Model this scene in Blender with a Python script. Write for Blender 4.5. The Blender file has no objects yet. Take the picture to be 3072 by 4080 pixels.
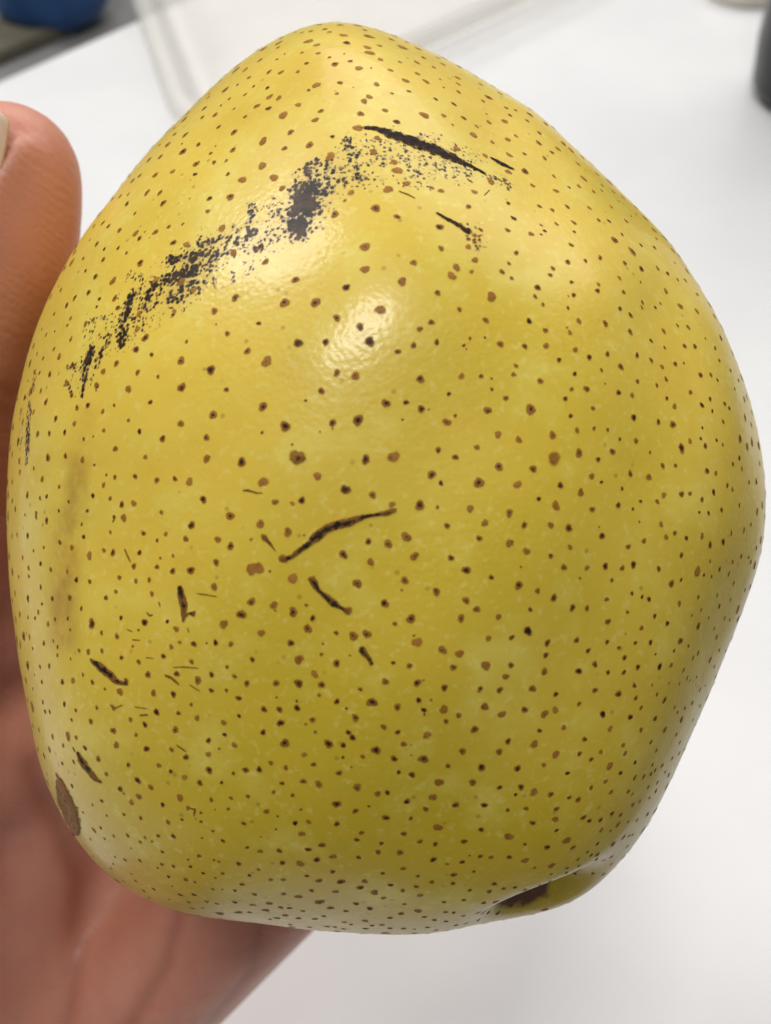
import bpy, bmesh, math, random
import numpy as np
from mathutils import Vector, Matrix, noise as mnoise
from mathutils.bvhtree import BVHTree

random.seed(7)
rng = np.random.default_rng(11)
scn = bpy.context.scene
col = scn.collection

# ------------------------------------------------------------------ camera
PITCH = math.radians(47.0)          # looking down at the table
CAM_H = 0.27                        # lens height over the table, metres
FOC = 4220.0                        # focal length in photograph pixels (3072 x 4080)
CX, CY = 1536.0, 2040.0
C0 = np.array([0.0, 0.0, CAM_H])
RIGHT = np.array([1.0, 0.0, 0.0])
FWD = np.array([0.0, math.cos(PITCH), -math.sin(PITCH)])
UPV = np.array([0.0, math.sin(PITCH), math.cos(PITCH)])


def cw(p):
    """camera-frame metres (right, up, depth) -> world"""
    p = np.asarray(p, float)
    return C0 + p[..., 0:1] * RIGHT + p[..., 1:2] * UPV + p[..., 2:3] * FWD


def wc(p):
    d = np.asarray(p, float) - C0
    return np.stack([d @ RIGHT, d @ UPV, d @ FWD], -1)


def to_px(p):
    q = wc(p)
    return np.stack([CX + FOC * q[..., 0] / q[..., 2], CY - FOC * q[..., 1] / q[..., 2]], -1)


def ray(x, y):
    d = RIGHT * ((x - CX) / FOC) + UPV * ((CY - y) / FOC) + FWD
    return d / np.linalg.norm(d)


def on_plane(x, y, z=0.0):
    d = ray(x, y)
    return C0 + d * ((z - C0[2]) / d[2])


cam = bpy.data.cameras.new('camera')
cam.sensor_fit = 'HORIZONTAL'
cam.sensor_width = 36.0
cam.lens = 36.0 * FOC / 3072.0
cam.clip_start = 0.005
cam.clip_end = 50.0
cam.dof.use_dof = True
cam.dof.focus_distance = 0.106
cam.dof.aperture_fstop = cam.lens / 1.15
cam_o = bpy.data.objects.new('camera', cam)
col.objects.link(cam_o)
cam_o.matrix_world = Matrix(((RIGHT[0], UPV[0], -FWD[0], C0[0]), (RIGHT[1], UPV[1], -FWD[1], C0[1]),
                             (RIGHT[2], UPV[2], -FWD[2], C0[2]), (0, 0, 0, 1)))
scn.camera = cam_o

# ------------------------------------------------------------------ room light
world = bpy.data.worlds.new('World')
scn.world = world
world.use_nodes = True
bg = world.node_tree.nodes['Background']
bg.inputs[0].default_value = (0.95, 0.97, 1.0, 1)
bg.inputs[1].default_value = 0.20


def ceiling_lamp(loc, target, sx, sy, watts, colour=(1.0, 0.975, 0.94)):
    l = bpy.data.lights.new('ceiling_lamp', 'AREA')
    l.shape = 'RECTANGLE'
    l.size, l.size_y = sx, sy
    l.energy = watts
    l.color = colour
    o = bpy.data.objects.new('ceiling_lamp', l)
    col.objects.link(o)
    o.location = loc
    o.rotation_euler = (Vector(target) - Vector(loc)).to_track_quat('-Z', 'Y').to_euler()
    return o


ceiling_lamp((-0.16, -0.22, 1.95), (0, 0.1, 0.2), 0.42, 0.42, 14)
ceiling_lamp((-0.95, 0.90, 1.70), (0, 0.1, 0.2), 0.40, 0.70, 13.5)
ceiling_lamp((0.70, 2.00, 2.00), (0, 0.15, 0.1), 3.2, 2.0, 46)

vs = scn.view_settings
vs.view_transform = 'Standard'
vs.look = 'None'
vs.exposure = 0.0
vs.gamma = 1.0
vs.use_curve_mapping = False
scn.cycles.max_bounces = 6
scn.cycles.diffuse_bounces = 4
scn.cycles.adaptive_threshold = 0.02
scn.cycles.transparent_max_bounces = 12


# ------------------------------------------------------------------ helpers
def tag(o, label=None, cat=None, group=None, kind=None):
    if label: o['label'] = label
    if cat: o['category'] = cat
    if group: o['group'] = group
    if kind: o['kind'] = kind
    return o


def mesh_obj(name, verts, faces, mat, parent=None, smooth=True, loc=None):
    me = bpy.data.meshes.new(name)
    v = np.asarray(verts, float)
    if loc is not None:
        v = v - np.asarray(loc, float)
    me.from_pydata(v.tolist(), [], [list(map(int, f)) for f in faces])
    if smooth:
        me.polygons.foreach_set('use_smooth', [True] * len(me.polygons))
    me.update()
    o = bpy.data.objects.new(name, me)
    col.objects.link(o)
    if loc is not None:
        o.location = loc
    if mat:
        me.materials.append(mat)
    if parent:
        set_parent(o, parent)
    return o


def set_parent(o, p):
    o.parent = p
    o.matrix_parent_inverse = Matrix.Translation(-Vector(p.location))


class NT:
    """tiny node-tree writer"""
    def __init__(self, name):
        self.m = bpy.data.materials.new(name)
        self.m.use_nodes = True
        self.t = self.m.node_tree
        self.b = self.t.nodes['Principled BSDF']
        self.out = self.t.nodes['Material Output']

    def n(self, kind, **kw):
        nd = self.t.nodes.new(kind)
        for k, v in kw.items():
            setattr(nd, k, v)
        return nd

    def l(self, a, b):
        self.t.links.new(a, b)

    def val(self, sock, v):
        if hasattr(v, 'is_linked') or hasattr(v, 'links'):
            self.l(v, sock)
        else:
            sock.default_value = v

    def math(self, op, a, b=0.0, clamp=False):
        nd = self.n('ShaderNodeMath', operation=op)
        nd.use_clamp = clamp
        self.val(nd.inputs[0], a)
        self.val(nd.inputs[1], b)
        return nd.outputs[0]

    def mix(self, f, a, b, blend='MIX'):
        nd = self.n('ShaderNodeMix', data_type='RGBA', blend_type=blend)
        self.val(nd.inputs[0], f)
        for i, c in ((6, a), (7, b)):
            if isinstance(c, tuple):
                nd.inputs[i].default_value = (*c, 1)
            else:
                self.l(c, nd.inputs[i])
        return nd.outputs[2]

    def step(self, x, a, b):
        nd = self.n('ShaderNodeMapRange', interpolation_type='SMOOTHSTEP')
        self.val(nd.inputs[0], x)
        nd.inputs[1].default_value = a
        nd.inputs[2].default_value = b
        return nd.outputs[0]

    def noise(self, vec, scale, detail=2.0, rough=0.5, dist=0.0):
        nd = self.n('ShaderNodeTexNoise')
        nd.inputs['Scale'].default_value = scale
        nd.inputs['Detail'].default_value = detail
        nd.inputs['Roughness'].default_value = rough
        nd.inputs['Distortion'].default_value = dist
        if vec is not None:
            self.l(vec, nd.inputs['Vector'])
        return nd.outputs[0]

    def voro(self, vec, scale, feature='F1', out=0, rand=1.0):
        nd = self.n('ShaderNodeTexVoronoi', feature=feature)
        nd.inputs['Scale'].default_value = scale
        nd.inputs['Randomness'].default_value = rand
        self.l(vec, nd.inputs['Vector'])
        return nd.outputs[out]

    def attr(self, name):
        return self.n('ShaderNodeAttribute', attribute_name=name).outputs['Fac']

    def pos(self):
        return self.n('ShaderNodeNewGeometry').outputs['Position']

    def bump(self, h, strength, dist, normal=None):
        nd = self.n('ShaderNodeBump')
        nd.inputs['Strength'].default_value = strength
        nd.inputs['Distance'].default_value = dist
        self.l(h, nd.inputs['Height'])
        if normal is not None:
            self.l(normal, nd.inputs['Normal'])
        return nd.outputs[0]

    def set(self, **kw):
        for k, v in kw.items():
            s = self.b.inputs[k.replace('_', ' ')]
            if isinstance(v, tuple) and len(v) == 3 and s.type == 'RGBA':
                v = (*v, 1)
            self.val(s, v)


# ------------------------------------------------------------------ materials
def skin_of_pear():
    t = NT('pear_skin')
    P = t.pos()
    big = t.noise(P, 34, 3, 0.55)
    med = t.noise(P, 160, 3, 0.6)
    fine = t.noise(P, 1100, 2, 0.65)
    ripe = t.attr('ripe')
    c = t.mix(t.math('ADD', t.math('MULTIPLY', ripe, 0.8), t.math('MULTIPLY', t.math('SUBTRACT', big, 0.5), 1.9), True),
              (0.625, 0.460, 0.020), (0.845, 0.600, 0.075))
    c = t.mix(t.math('MULTIPLY', t.step(med, 0.50, 0.75), 0.38), c, (0.74, 0.46, 0.030))
    c = t.mix(t.math('MULTIPLY', t.step(med, 0.52, 0.25), 0.45), c, (0.84, 0.72, 0.15))
    c = t.mix(t.math('MULTIPLY', t.step(fine, 0.54, 0.74), 0.32), c, (0.86, 0.78, 0.25))
    blot = t.step(t.noise(P, 75, 3, 0.6), 0.56, 0.74)
    c = t.mix(t.math('MULTIPLY', blot, 0.30), c, (0.62, 0.38, 0.020))
    # small olive freckles between the lenticels
    fr = t.voro(P, 560, 'F1', 0)
    frm = t.math('MULTIPLY', t.step(fr, 0.17, 0.08), t.step(t.noise(P, 120, 2), 0.50, 0.60))
    c = t.mix(t.math('MULTIPLY', frm, 0.55), c, (0.30, 0.20, 0.012))
    # rubbed stain
    stain = t.math('MULTIPLY', t.attr('stain'), t.step(t.noise(P, 260, 4, 0.65), 0.2, 0.75))
    c = t.mix(stain, c, (0.46, 0.245, 0.024))
    # bruise: brown ground and black flecks that run together where it is heavy
    br = t.attr('bruise')
    warp = t.n('ShaderNodeVectorMath', operation='ADD')
    wn = t.n('ShaderNodeTexNoise')
    wn.inputs['Scale'].default_value = 1500
    t.l(P, wn.inputs['Vector'])
    sc = t.n('ShaderNodeVectorMath', operation='SCALE')
    t.l(wn.outputs['Color'], sc.inputs[0])
    sc.inputs['Scale'].default_value = 0.00045
    t.l(P, warp.inputs[0])
    t.l(sc.outputs[0], warp.inputs[1])
    v = t.voro(warp.outputs[0], 2300, 'F1', 0)
    mp = t.n('ShaderNodeMapping')
    mp.inputs['Scale'].default_value = (1.5, 0.5, 0.5)
    t.l(P, mp.inputs['Vector'])
    gate = t.noise(mp.outputs[0], 1000, 3, 0.72)
    reach = t.math('ADD', t.math('MULTIPLY', br, 1.03), t.math('MULTIPLY', t.math('SUBTRACT', gate, 0.54), 1.6))
    dark = t.math('MULTIPLY', t.step(t.math('SUBTRACT', reach, v), -0.10, 0.16), t.step(br, 0.05, 0.16))
    c = t.mix(t.math('MULTIPLY', t.step(br, 0.1, 0.9), 0.32), c, (0.46, 0.27, 0.11))
    c = t.mix(t.math('MULTIPLY', t.math('MULTIPLY', t.step(t.math('SUBTRACT', reach, v), -0.22, 0.02), t.step(br, 0.05, 0.16)), 0.6), c, (0.20, 0.095, 0.035))
    c = t.mix(t.math('MULTIPLY', dark, 0.97), c, t.mix(t.step(t.noise(P, 620, 3, 0.6), 0.42, 0.68), (0.010, 0.007, 0.007), (0.060, 0.030, 0.017)))
    spec = t.math('SUBTRACT', 0.52, t.math('MULTIPLY', dark, 0.30))
    t.l(spec, t.b.inputs['Specular IOR Level'])
    # corky calyx basin
    cal = t.attr('calyx')
    c = t.mix(t.step(t.math('ADD', cal, t.math('MULTIPLY', t.math('SUBTRACT', t.noise(P, 500, 3), 0.5), 0.5)), 0.46, 0.66), c, (0.15, 0.06, 0.03))
    h = t.math('ADD', t.math('MULTIPLY', t.noise(P, 1800, 2, 0.6), 0.5), t.math('MULTIPLY', t.voro(P, 1900, 'SMOOTH_F1', 0), 0.6))
    nb = t.bump(t.math('MULTIPLY', h, t.math('ADD', 0.30, t.step(t.noise(P, 90, 2), 0.35, 0.7))), 0.20, 0.00016)
    nb = t.bump(t.noise(P, 150, 2, 0.5), 0.035, 0.0009, nb)
    t.set(Base_Color=c, Roughness=t.math('ADD', 0.30, t.math('MULTIPLY', med, 0.16)), IOR=1.45, Normal=nb)
    t.b.inputs['Subsurface Weight'].default_value = 0.0
    t.b.inputs['Subsurface Radius'].default_value = (1.0, 0.6, 0.12)
    t.b.inputs['Subsurface Scale'].default_value = 0.0022
    t.l(t.math('SUBTRACT', 0.24, t.math('MULTIPLY', dark, 0.22)), t.b.inputs['Coat Weight'])
    t.b.inputs['Coat Roughness'].default_value = 0.13
    t.l(nb, t.b.inputs['Coat Normal'])
    return t.m


def spot_mat(name, tan):
    """corky lenticel: rad runs 0 at the middle to 1 at the ragged rim"""
    t = NT(name)
    P = t.pos()
    rad = t.attr('rad')
    n1 = t.noise(P, 2600, 3, 0.65)
    n2 = t.noise(P, 900, 2, 0.5)
    rr = t.math('ADD', rad, t.math('MULTIPLY', t.math('SUBTRACT', n1, 0.5), 0.55))
    lo, hi = ((0.25, 0.090, 0.010), (0.37, 0.155, 0.020))
    if tan:
        c = t.mix(t.step(n2, 0.35, 0.65), (0.32, 0.130, 0.018), (0.41, 0.185, 0.030))
        c = t.mix(t.math('MULTIPLY', t.step(rr, 0.65, 0.95), 0.5), c, (0.17, 0.065, 0.014))
        c = t.mix(t.step(t.noise(P, 3200, 2), 0.66, 0.72), c, (0.05, 0.02, 0.01))
    else:
        c = t.mix(t.step(n2, 0.35, 0.65), lo, hi)
        core = t.step(t.math('ADD', rr, t.math('MULTIPLY', t.math('SUBTRACT', n2, 0.5), 1.3)), 0.40, 0.20)
        c = t.mix(t.math('MULTIPLY', t.step(rr, 0.62, 0.90), 0.35), c, (0.15, 0.06, 0.012))
        c = t.mix(core, c, (0.018, 0.008, 0.006))
    body = t.math('MULTIPLY', t.step(rr, 0.90, 0.66), t.math('ADD', 0.75, t.math('MULTIPLY', t.step(t.noise(P, 240, 2), 0.3, 0.6), 0.25)))
    c = t.mix(t.step(rr, 0.72, 0.86), c, (0.50, 0.28, 0.02))
    alpha = t.math('MAXIMUM', body, t.math('MULTIPLY', t.step(rad, 1.0, 0.70), 0.34))
    tr = t.n('ShaderNodeBsdfTransparent')
    mx = t.n('ShaderNodeMixShader')
    t.l(alpha, mx.inputs[0])
    t.l(tr.outputs[0], mx.inputs[1])
    t.l(t.b.outputs[0], mx.inputs[2])
    t.l(mx.outputs[0], t.out.inputs[0])
    t.set(Base_Color=c, Roughness=0.6, Normal=t.bump(n1, 0.5, 0.0001))
    t.b.inputs['Specular IOR Level'].default_value = 0.25
    return t.m


def scar_mat(name, dark_lo, dark_hi, rim, bead_k=0.55, ragged=0.9):
    t = NT(name)
    P = t.pos()
    rad = t.attr('rad')
    n1 = t.noise(P, 1900, 3, 0.65)
    n2 = t.noise(P, 750, 2, 0.5)
    rr = t.math('ADD', rad, t.math('MULTIPLY', t.math('SUBTRACT', n1, 0.5), ragged))
    c = t.mix(t.step(n1, 0.35, 0.65), dark_lo, dark_hi)
    bead = t.voro(P, 1250, 'F1', 0)
    lump = t.math('ADD', t.math('MULTIPLY', rr, 0.75), t.math('MULTIPLY', bead, bead_k))
    c = t.mix(t.step(t.math('ADD', lump, t.math('MULTIPLY', t.math('SUBTRACT', n2, 0.5), 0.9)), 0.52, 0.74), c, rim)
    alpha = t.math('MAXIMUM', t.step(rr, 0.95, 0.62), t.math('MULTIPLY', t.step(rad, 1.0, 0.6), 0.35))
    tr = t.n('ShaderNodeBsdfTransparent')
    mx = t.n('ShaderNodeMixShader')
    t.l(alpha, mx.inputs[0])
    t.l(tr.outputs[0], mx.inputs[1])
    t.l(t.b.outputs[0], mx.inputs[2])
    t.l(mx.outputs[0], t.out.inputs[0])
    t.set(Base_Color=c, Roughness=0.6, Normal=t.bump(n1, 0.8, 0.00015))
    t.b.inputs['Specular IOR Level'].default_value = 0.12
    return t.m


def hand_skin():
    t = NT('hand_skin')
    P = t.pos()
    big = t.noise(P, 45, 3, 0.55)
    med = t.noise(P, 260, 3, 0.6)
    c = t.mix(t.step(big, 0.3, 0.7), (0.56, 0.245, 0.165), (0.65, 0.300, 0.215))
    c = t.mix(t.math('MULTIPLY', t.step(med, 0.45, 0.75), 0.5), c, (0.60, 0.22, 0.16))
    c = t.mix(t.math('MULTIPLY', t.attr('crease'), 0.4), c, (0.30, 0.10, 0.06))
    w = t.n('ShaderNodeTexWave', wave_type='BANDS', bands_direction='DIAGONAL')
    w.inputs['Scale'].default_value = 330
    w.inputs['Distortion'].default_value = 7.0
    w.inputs['Detail'].default_value = 2.0
    w.inputs['Detail Scale'].default_value = 0.6
    t.l(P, w.inputs['Vector'])
    h = t.math('ADD', t.math('MULTIPLY', w.outputs['Fac'], t.step(t.noise(P, 120, 2), 0.35, 0.6)), t.noise(P, 1300, 3, 0.6))
    nb = t.bump(h, 0.16, 0.0002)
    nb = t.bump(t.voro(P, 700, 'DISTANCE_TO_EDGE', 0), 0.30, 0.0003, nb)
    t.set(Base_Color=c, Roughness=0.46, Normal=nb)
    t.b.inputs['Subsurface Weight'].default_value = 0.55
    t.b.inputs['Subsurface Radius'].default_value = (1.0, 0.35, 0.18)
    t.b.inputs['Subsurface Scale'].default_value = 0.004
    return t.m


def plain(name, colour, rough=0.5, var=0.06, scale=60, spec=None, bump=0.0):
    t = NT(name)
    P = t.pos()
    n = t.noise(P, scale, 4, 0.6)
    lo = tuple(x * (1 - var) for x in colour)
    hi = tuple(min(1, x * (1 + var)) for x in colour)
    t.set(Base_Color=t.mix(t.step(n, 0.3, 0.7), lo, hi), Roughness=rough)
    if bump:
        t.set(Normal=t.bump(t.noise(P, scale * 12, 3, 0.6), 0.3, bump))
    return t.m


def table_mat():
    t = NT('white_tabletop')
    P = t.pos()
    n = t.noise(P, 7, 4, 0.6)
    c = t.mix(t.step(n, 0.3, 0.7), (0.76, 0.76, 0.765), (0.82, 0.82, 0.82))
    sm = t.math('MULTIPLY', t.step(t.noise(P, 23, 3, 0.6), 0.64, 0.78), 0.22)
    c = t.mix(sm, c, (0.62, 0.60, 0.55))
    t.set(Base_Color=c, Roughness=0.38, Normal=t.bump(t.noise(P, 300, 3), 0.05, 0.0005))
    return t.m


def clear_plastic():
    t = NT('clear_plastic')
    P = t.pos()
    tr = t.n('ShaderNodeBsdfTransparent')
    tr.inputs[0].default_value = (0.98, 0.975, 0.965, 1)
    mx = t.n('ShaderNodeMixShader')
    fr = t.n('ShaderNodeFresnel')
    fr.inputs[0].default_value = 1.45
    f = t.math('ADD', t.math('MULTIPLY', fr.outputs[0], 0.55), 0.02, True)
    t.l(f, mx.inputs[0])
    t.l(tr.outputs[0], mx.inputs[1])
    t.l(t.b.outputs[0], mx.inputs[2])
    t.l(mx.outputs[0], t.out.inputs[0])
    t.set(Base_Color=t.mix(t.noise(P, 30, 2), (0.78, 0.77, 0.74), (0.86, 0.85, 0.83)), Roughness=0.3,
          Normal=t.bump(t.noise(P, 60, 2), 0.25, 0.002))
    return t.m


M_PEAR = skin_of_pear()
M_DARK = spot_mat('lenticel_dark', False)
M_TAN = spot_mat('lenticel_tan', True)
M_SCAR = scar_mat('scar_black', (0.016, 0.009, 0.005), (0.050, 0.030, 0.018), (0.22, 0.10, 0.02), 0.85, 1.2)
M_STREAK = scar_mat('streak_black', (0.010, 0.006, 0.005), (0.030, 0.018, 0.013), (0.07, 0.030, 0.012), 0.35, 2.4)
M_SCRATCH = scar_mat('scratch_brown', (0.16, 0.065, 0.012), (0.24, 0.11, 0.018), (0.30, 0.17, 0.02))
M_RUSSET = scar_mat('russet_cork', (0.20, 0.085, 0.022), (0.38, 0.18, 0.06), (0.24, 0.11, 0.025), 0.5, 1.2)
M_HAND = hand_skin()
M_TABLE = table_mat()
M_CLEAR = clear_plastic()

# ------------------------------------------------------------------ table and what stands on it
E0, E1 = on_plane(0, 318), on_plane(548, 78)                 # the table's far edge as it shows beside the pear
ed = (E1 - E0) / np.linalg.norm(E1 - E0)
en = np.array([-ed[1], ed[0], 0.0])
if en[1] > 0:
    en = -en                                                 # points from the edge to the viewer


def slab(name, corner_list, z0, z1, mat, bevel=0.003, **kw):
    bm = bmesh.new()
    lo = [bm.verts.new((c[0], c[1], z0)) for c in corner_list]
    hi = [bm.verts.new((c[0], c[1], z1)) for c in corner_list]
    n = len(lo)
    bm.faces.new(hi)
    bm.faces.new(lo[::-1])
    for i in range(n):
        bm.faces.new((lo[i], lo[(i + 1) % n], hi[(i + 1) % n], hi[i]))
    bmesh.ops.recalc_face_normals(bm, faces=bm.faces)
    bmesh.ops.bevel(bm, geom=list(bm.edges), offset=bevel, segments=3, affect='EDGES', profile=0.5)
    me = bpy.data.meshes.new(name)
    bm.to_mesh(me)
    bm.free()
    o = bpy.data.objects.new(name, me)
    col.objects.link(o)
    me.materials.append(mat)
    return o


a, b = E0 - ed * 0.9, E0 + ed * 1.9
dep_t = max((on_plane(qx, 4080) - E0) @ en for qx in (0, 3072)) + 0.05   # the near edge lies just under the lens
tb = slab('table', [a, b, b + en * dep_t, a + en * dep_t], -0.025, 0.0, M_TABLE)
tag(tb, kind='structure')
fl = mesh_obj('floor', [(-6, -4, -0.72), (6, -4, -0.72), (6, 7, -0.72), (-6, 7, -0.72)], [(0, 1, 2, 3)],
              plain('grey_floor', (0.20, 0.20, 0.20), 0.6, 0.15, 8), smooth=False)
tag(fl, kind='structure')


def lathe(profile, seg=64):
    v, f = [], []
    for r, z in profile:
        for k in range(seg):
            an = 2 * math.pi * k / seg
            v.append((r * math.cos(an), r * math.sin(an), z))
    for i in range(len(profile) - 1):
        for k in range(seg):
            k2 = (k + 1) % seg
            f.append((i * seg + k, i * seg + k2, (i + 1) * seg + k2, (i + 1) * seg + k))
    f.append(tuple(range(seg))[::-1])
    f.append(tuple((len(profile) - 1) * seg + k for k in range(seg)))
    return np.array(v), f


def arc(cx, cz, r, a0, a1, n):
    return [(cx + r * math.cos(math.radians(a0 + (a1 - a0) * i / n)), cz + r * math.sin(math.radians(a0 + (a1 - a0) * i / n))) for i in range(n + 1)]


# a lower grey bench behind the table carries the blue canister
BZ = -0.10
bench = slab('bench', [E0 - ed * 1.2 - en * 0.03, E0 + ed * 1.9 - en * 0.03, E0 + ed * 1.9 - en * 1.2, E0 - ed * 1.2 - en * 1.2], BZ - 0.03, BZ,
             plain('grey_bench', (0.25, 0.245, 0.24), 0.55, 0.10, 14))
tag(bench, 'dark grey bench top beyond the white table edge', 'bench')

pb = on_plane(225, 80, BZ)
prof = [(0.0005, 0.0)] + arc(0.022, 0.028, 0.028, -90, 0, 10) + [(0.052, 0.06), (0.053, 0.085)] + arc(0.046, 0.085, 0.007, 0, 90, 5) + [(0.0005, 0.093)]
v, f = lathe(prof)
can = bpy.data.objects.new('canister', None)
col.objects.link(can)
can.location = pb
tag(can, 'blue rounded plastic canister on the grey bench beyond the table', 'canister')
mesh_obj('body', v + pb, f, plain('blue_plastic', (0.016, 0.085, 0.26), 0.32, 0.15, 40), can)
v, f = lathe([(0.0005, 0.0932), (0.036, 0.0932), (0.037, 0.096), (0.037, 0.106)] + arc(0.034, 0.106, 0.003, 0, 90, 4) + [(0.0005, 0.109)])
mesh_obj('lid', v + pb, f, plain('blue_lid', (0.02, 0.10, 0.30), 0.3, 0.1, 40), can)

kb = on_plane(20, 255, BZ)
blk = slab('wooden_block', [kb + ed * 0.075 + en * 0.0, kb + ed * 0.075 - en * 0.05, kb - ed * 0.12 - en * 0.05, kb - ed * 0.12], BZ + 0.0005, BZ + 0.012,
           plain('khaki_wood', (0.16, 0.145, 0.10), 0.6, 0.12, 50))
tag(blk, 'flat khaki block lying on the grey bench at the picture edge', 'block')

# clear plastic tray: its two near sides run along these lines on the table
L0, L1 = on_plane(535, 80), on_plane(650, 430)
R0, R1 = on_plane(2320, 0), on_plane(1700, 300)
d1 = (L0 - L1)[:2]
d1 /= np.linalg.norm(d1)
d2 = (R0 - R1)[:2]
d2 /= np.linalg.norm(d2)
A = np.array([[d1[0], -d2[0]], [d1[1], -d2[1]]])
s = np.linalg.solve(A, R1[:2] - L1[:2])
K = L1[:2] + d1 * s[0]
ang = math.degrees(math.acos(np.clip(d1 @ d2, -1, 1)))
print('TRAY corner', K, 'angle', ang)
tray = bpy.data.objects.new('plastic_tray', None)
col.objects.link(tray)
tray.location = (K[0], K[1], 0)
tag(tray, 'clear plastic tray with ribbed sides lying on the white table behind the pear', 'tray')
ax1, ax2 = d1, d2
LX, LY = 0.50, 0.62


def tray_ring(inset, z, rc):
    pts = []
    c = [(inset, inset), (LX - inset, inset), (LX - inset, LY - inset), (inset, LY - inset)]
    for i, (px, py) in enumerate(c):
        sx = 1 if i in (0, 3) else -1
        sy = 1 if i in (0, 1) else -1
        ox, oy = px + sx * rc, py + sy * rc
        a0 = [180, 270, 0, 90][i]
        for k in range(9):
            an = math.radians(a0 + 90 * k / 8)
            u, w = ox + rc * math.cos(an), oy + rc * math.sin(an)
            q = K + ax1 * u + ax2 * w
            pts.append((q[0], q[1], z))
    return pts


rings = [tray_ring(0.000, 0.018, 0.05), tray_ring(0.002, 0.022, 0.05), tray_ring(0.010, 0.022, 0.045), tray_ring(0.013, 0.018, 0.043),
         tray_ring(0.020, 0.004, 0.04), tray_ring(0.024, 0.0015, 0.038), tray_ring(0.035, 0.001, 0.033), tray_ring(0.040, 0.004, 0.03),
         tray_ring(0.060, 0.0045, 0.03)]
n = len(rings[0])
v = np.array([p for r in rings for p in r])
f = [(i * n + k, i * n + (k + 1) % n, (i + 1) * n + (k + 1) % n, (i + 1) * n + k) for i in range(len(rings) - 1) for k in range(n)]
f.append([(len(rings) - 1) * n + k for k in range(n)])
sh = mesh_obj('shell', v, f, M_CLEAR, tray)
so = sh.modifiers.new('thick', 'SOLIDIFY')
so.thickness = 0.0006

# black mug at the right edge, unseen height added to lengthen its shadow
g = on_plane(3105, 500)
mugc = np.array([g[0] + 0.032, g[1] + 0.030, 0.0])
mug = bpy.data.objects.new('stretched_mug', None)
col.objects.link(mug)
mug.location = mugc
tag(mug, 'black glossy mug, stretched taller for a longer shadow, standing on the white table, cut by the picture edge', 'stretched_mug')
M_BLACK = plain('black_glaze', (0.006, 0.0065, 0.009), 0.3, 0.1, 30)
prof = [(0.0005, 0.0006)] + [(0.030, 0.0006)] + arc(0.031, 0.010, 0.0094, -80, 0, 6) + [(0.0425, 0.03), (0.043, 0.205)] + arc(0.0415, 0.2055, 0.0015, 0, 180, 6) + [(0.039, 0.03), (0.036, 0.008), (0.0005, 0.006)]
v, f = lathe(prof, 72)
mesh_obj('body', v + mugc, f, M_BLACK, mug)
v, f = lathe([(0.0405, 0.196), (0.0445, 0.196), (0.0448, 0.204), (0.0448, 0.212)] + arc(0.0408, 0.212, 0.004, 0, 90, 5) + [(0.0005, 0.216)], 72)
mesh_obj('lid', v + mugc, f, plain('black_lid', (0.02, 0.02, 0.022), 0.45, 0.1, 30), mug)
cl = on_plane(2985, 20)
v, f = lathe([(0.0005, 0.0006), (0.024, 0.0006), (0.025, 0.003), (0.025, 0.009)] + arc(0.022, 0.009, 0.003, 0, 90, 4) + [(0.018, 0.0125), (0.0005, 0.0125)])
lid = mesh_obj('jar_lid', v + cl + np.array([0, 0.018, 0]), f, plain('cream_plastic', (0.74, 0.69, 0.60), 0.4, 0.03, 40), loc=cl + np.array([0, 0.018, 0]))
tag(lid, 'small cream plastic jar lid on the table next to the black mug', 'lid')

# ------------------------------------------------------------------ the pear
OUT = np.array([(443, 800), (516, 687), (590, 590), (682, 498), (784, 396), (876, 313), (968, 235), (1060, 180), (1152, 134), (1226, 100),
    (1309, 85), (1365, 83), (1438, 89), (1536, 122), (1628, 157), (1720, 203), (1813, 244), (1905, 304), (1997, 369), (2089, 420), (2181, 489),
    (2274, 585), (2366, 659), (2458, 747), (2550, 839), (2642, 940), (2688, 1000), (2766, 1143), (2877, 1328), (2969, 1530), (3024, 1733),
    (3044, 1881), (3043, 2065), (3015, 2231), (2950, 2416), (2877, 2618), (2766, 2895), (2655, 3135), (2627, 3200), (2588, 3279), (2515, 3385),
    (2436, 3470), (2369, 3537), (2279, 3593), (2189, 3627), (2099, 3652), (2015, 3672), (1919, 3692), (1829, 3711), (1683, 3724), (1537, 3717),
    (1391, 3703), (1200, 3700), (1092, 3683), (936, 3669), (780, 3649), (702, 3626), (609, 3591), (507, 3536), (429, 3481), (367, 3427),
    (312, 3364), (258, 3298), (211, 3220), (168, 3134), (140, 3056), (121, 2978), (109, 2900), (92, 2766), (65, 2490), (37, 2213), (18, 1936),
    (28, 1715), (38, 1640), (65, 1552), (88, 1458), (118, 1370), (147, 1293), (188, 1205), (235, 1120), (276, 1046), (335, 944), (411, 841)], float)
PC = np.array([0.0, 0.0044, 0.132])                           # pear centre in the camera frame
pc_px = to_px(cw(PC[None]))[0]
rel = OUT - pc_px
oa = np.arctan2(-rel[:, 1], rel[:, 0])
orad = np.hypot(rel[:, 0], rel[:, 1])
o = np.argsort(oa)
oa, orad = oa[o], orad[o]
NA = 900
al = np.linspace(-math.pi, math.pi, NA, endpoint=False)


def periodic(x, xs, ys):
    return np.interp(x, np.r_[xs - 2 * math.pi, xs, xs + 2 * math.pi], np.r_[ys, ys, ys])


def blur(y, w):
    k = np.exp(-0.5 * (np.arange(-4 * w, 4 * w + 1) / w) ** 2)
    k /= k.sum()
    return np.convolve(np.r_[y[-4 * w:], y, y[:4 * w]], k, 'valid')


R_T = blur(periodic(al, oa, orad), 5)                        # target outline in pixels
DF, DB = 0.0425, 0.043
sa = np.sin(al)
N_EXP = 2.05 - 0.22 * np.clip(sa, 0, 1) ** 1.5 + 0.30 * np.clip(-sa, 0, 1) ** 1.2   # straighter cone above, fuller below


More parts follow.
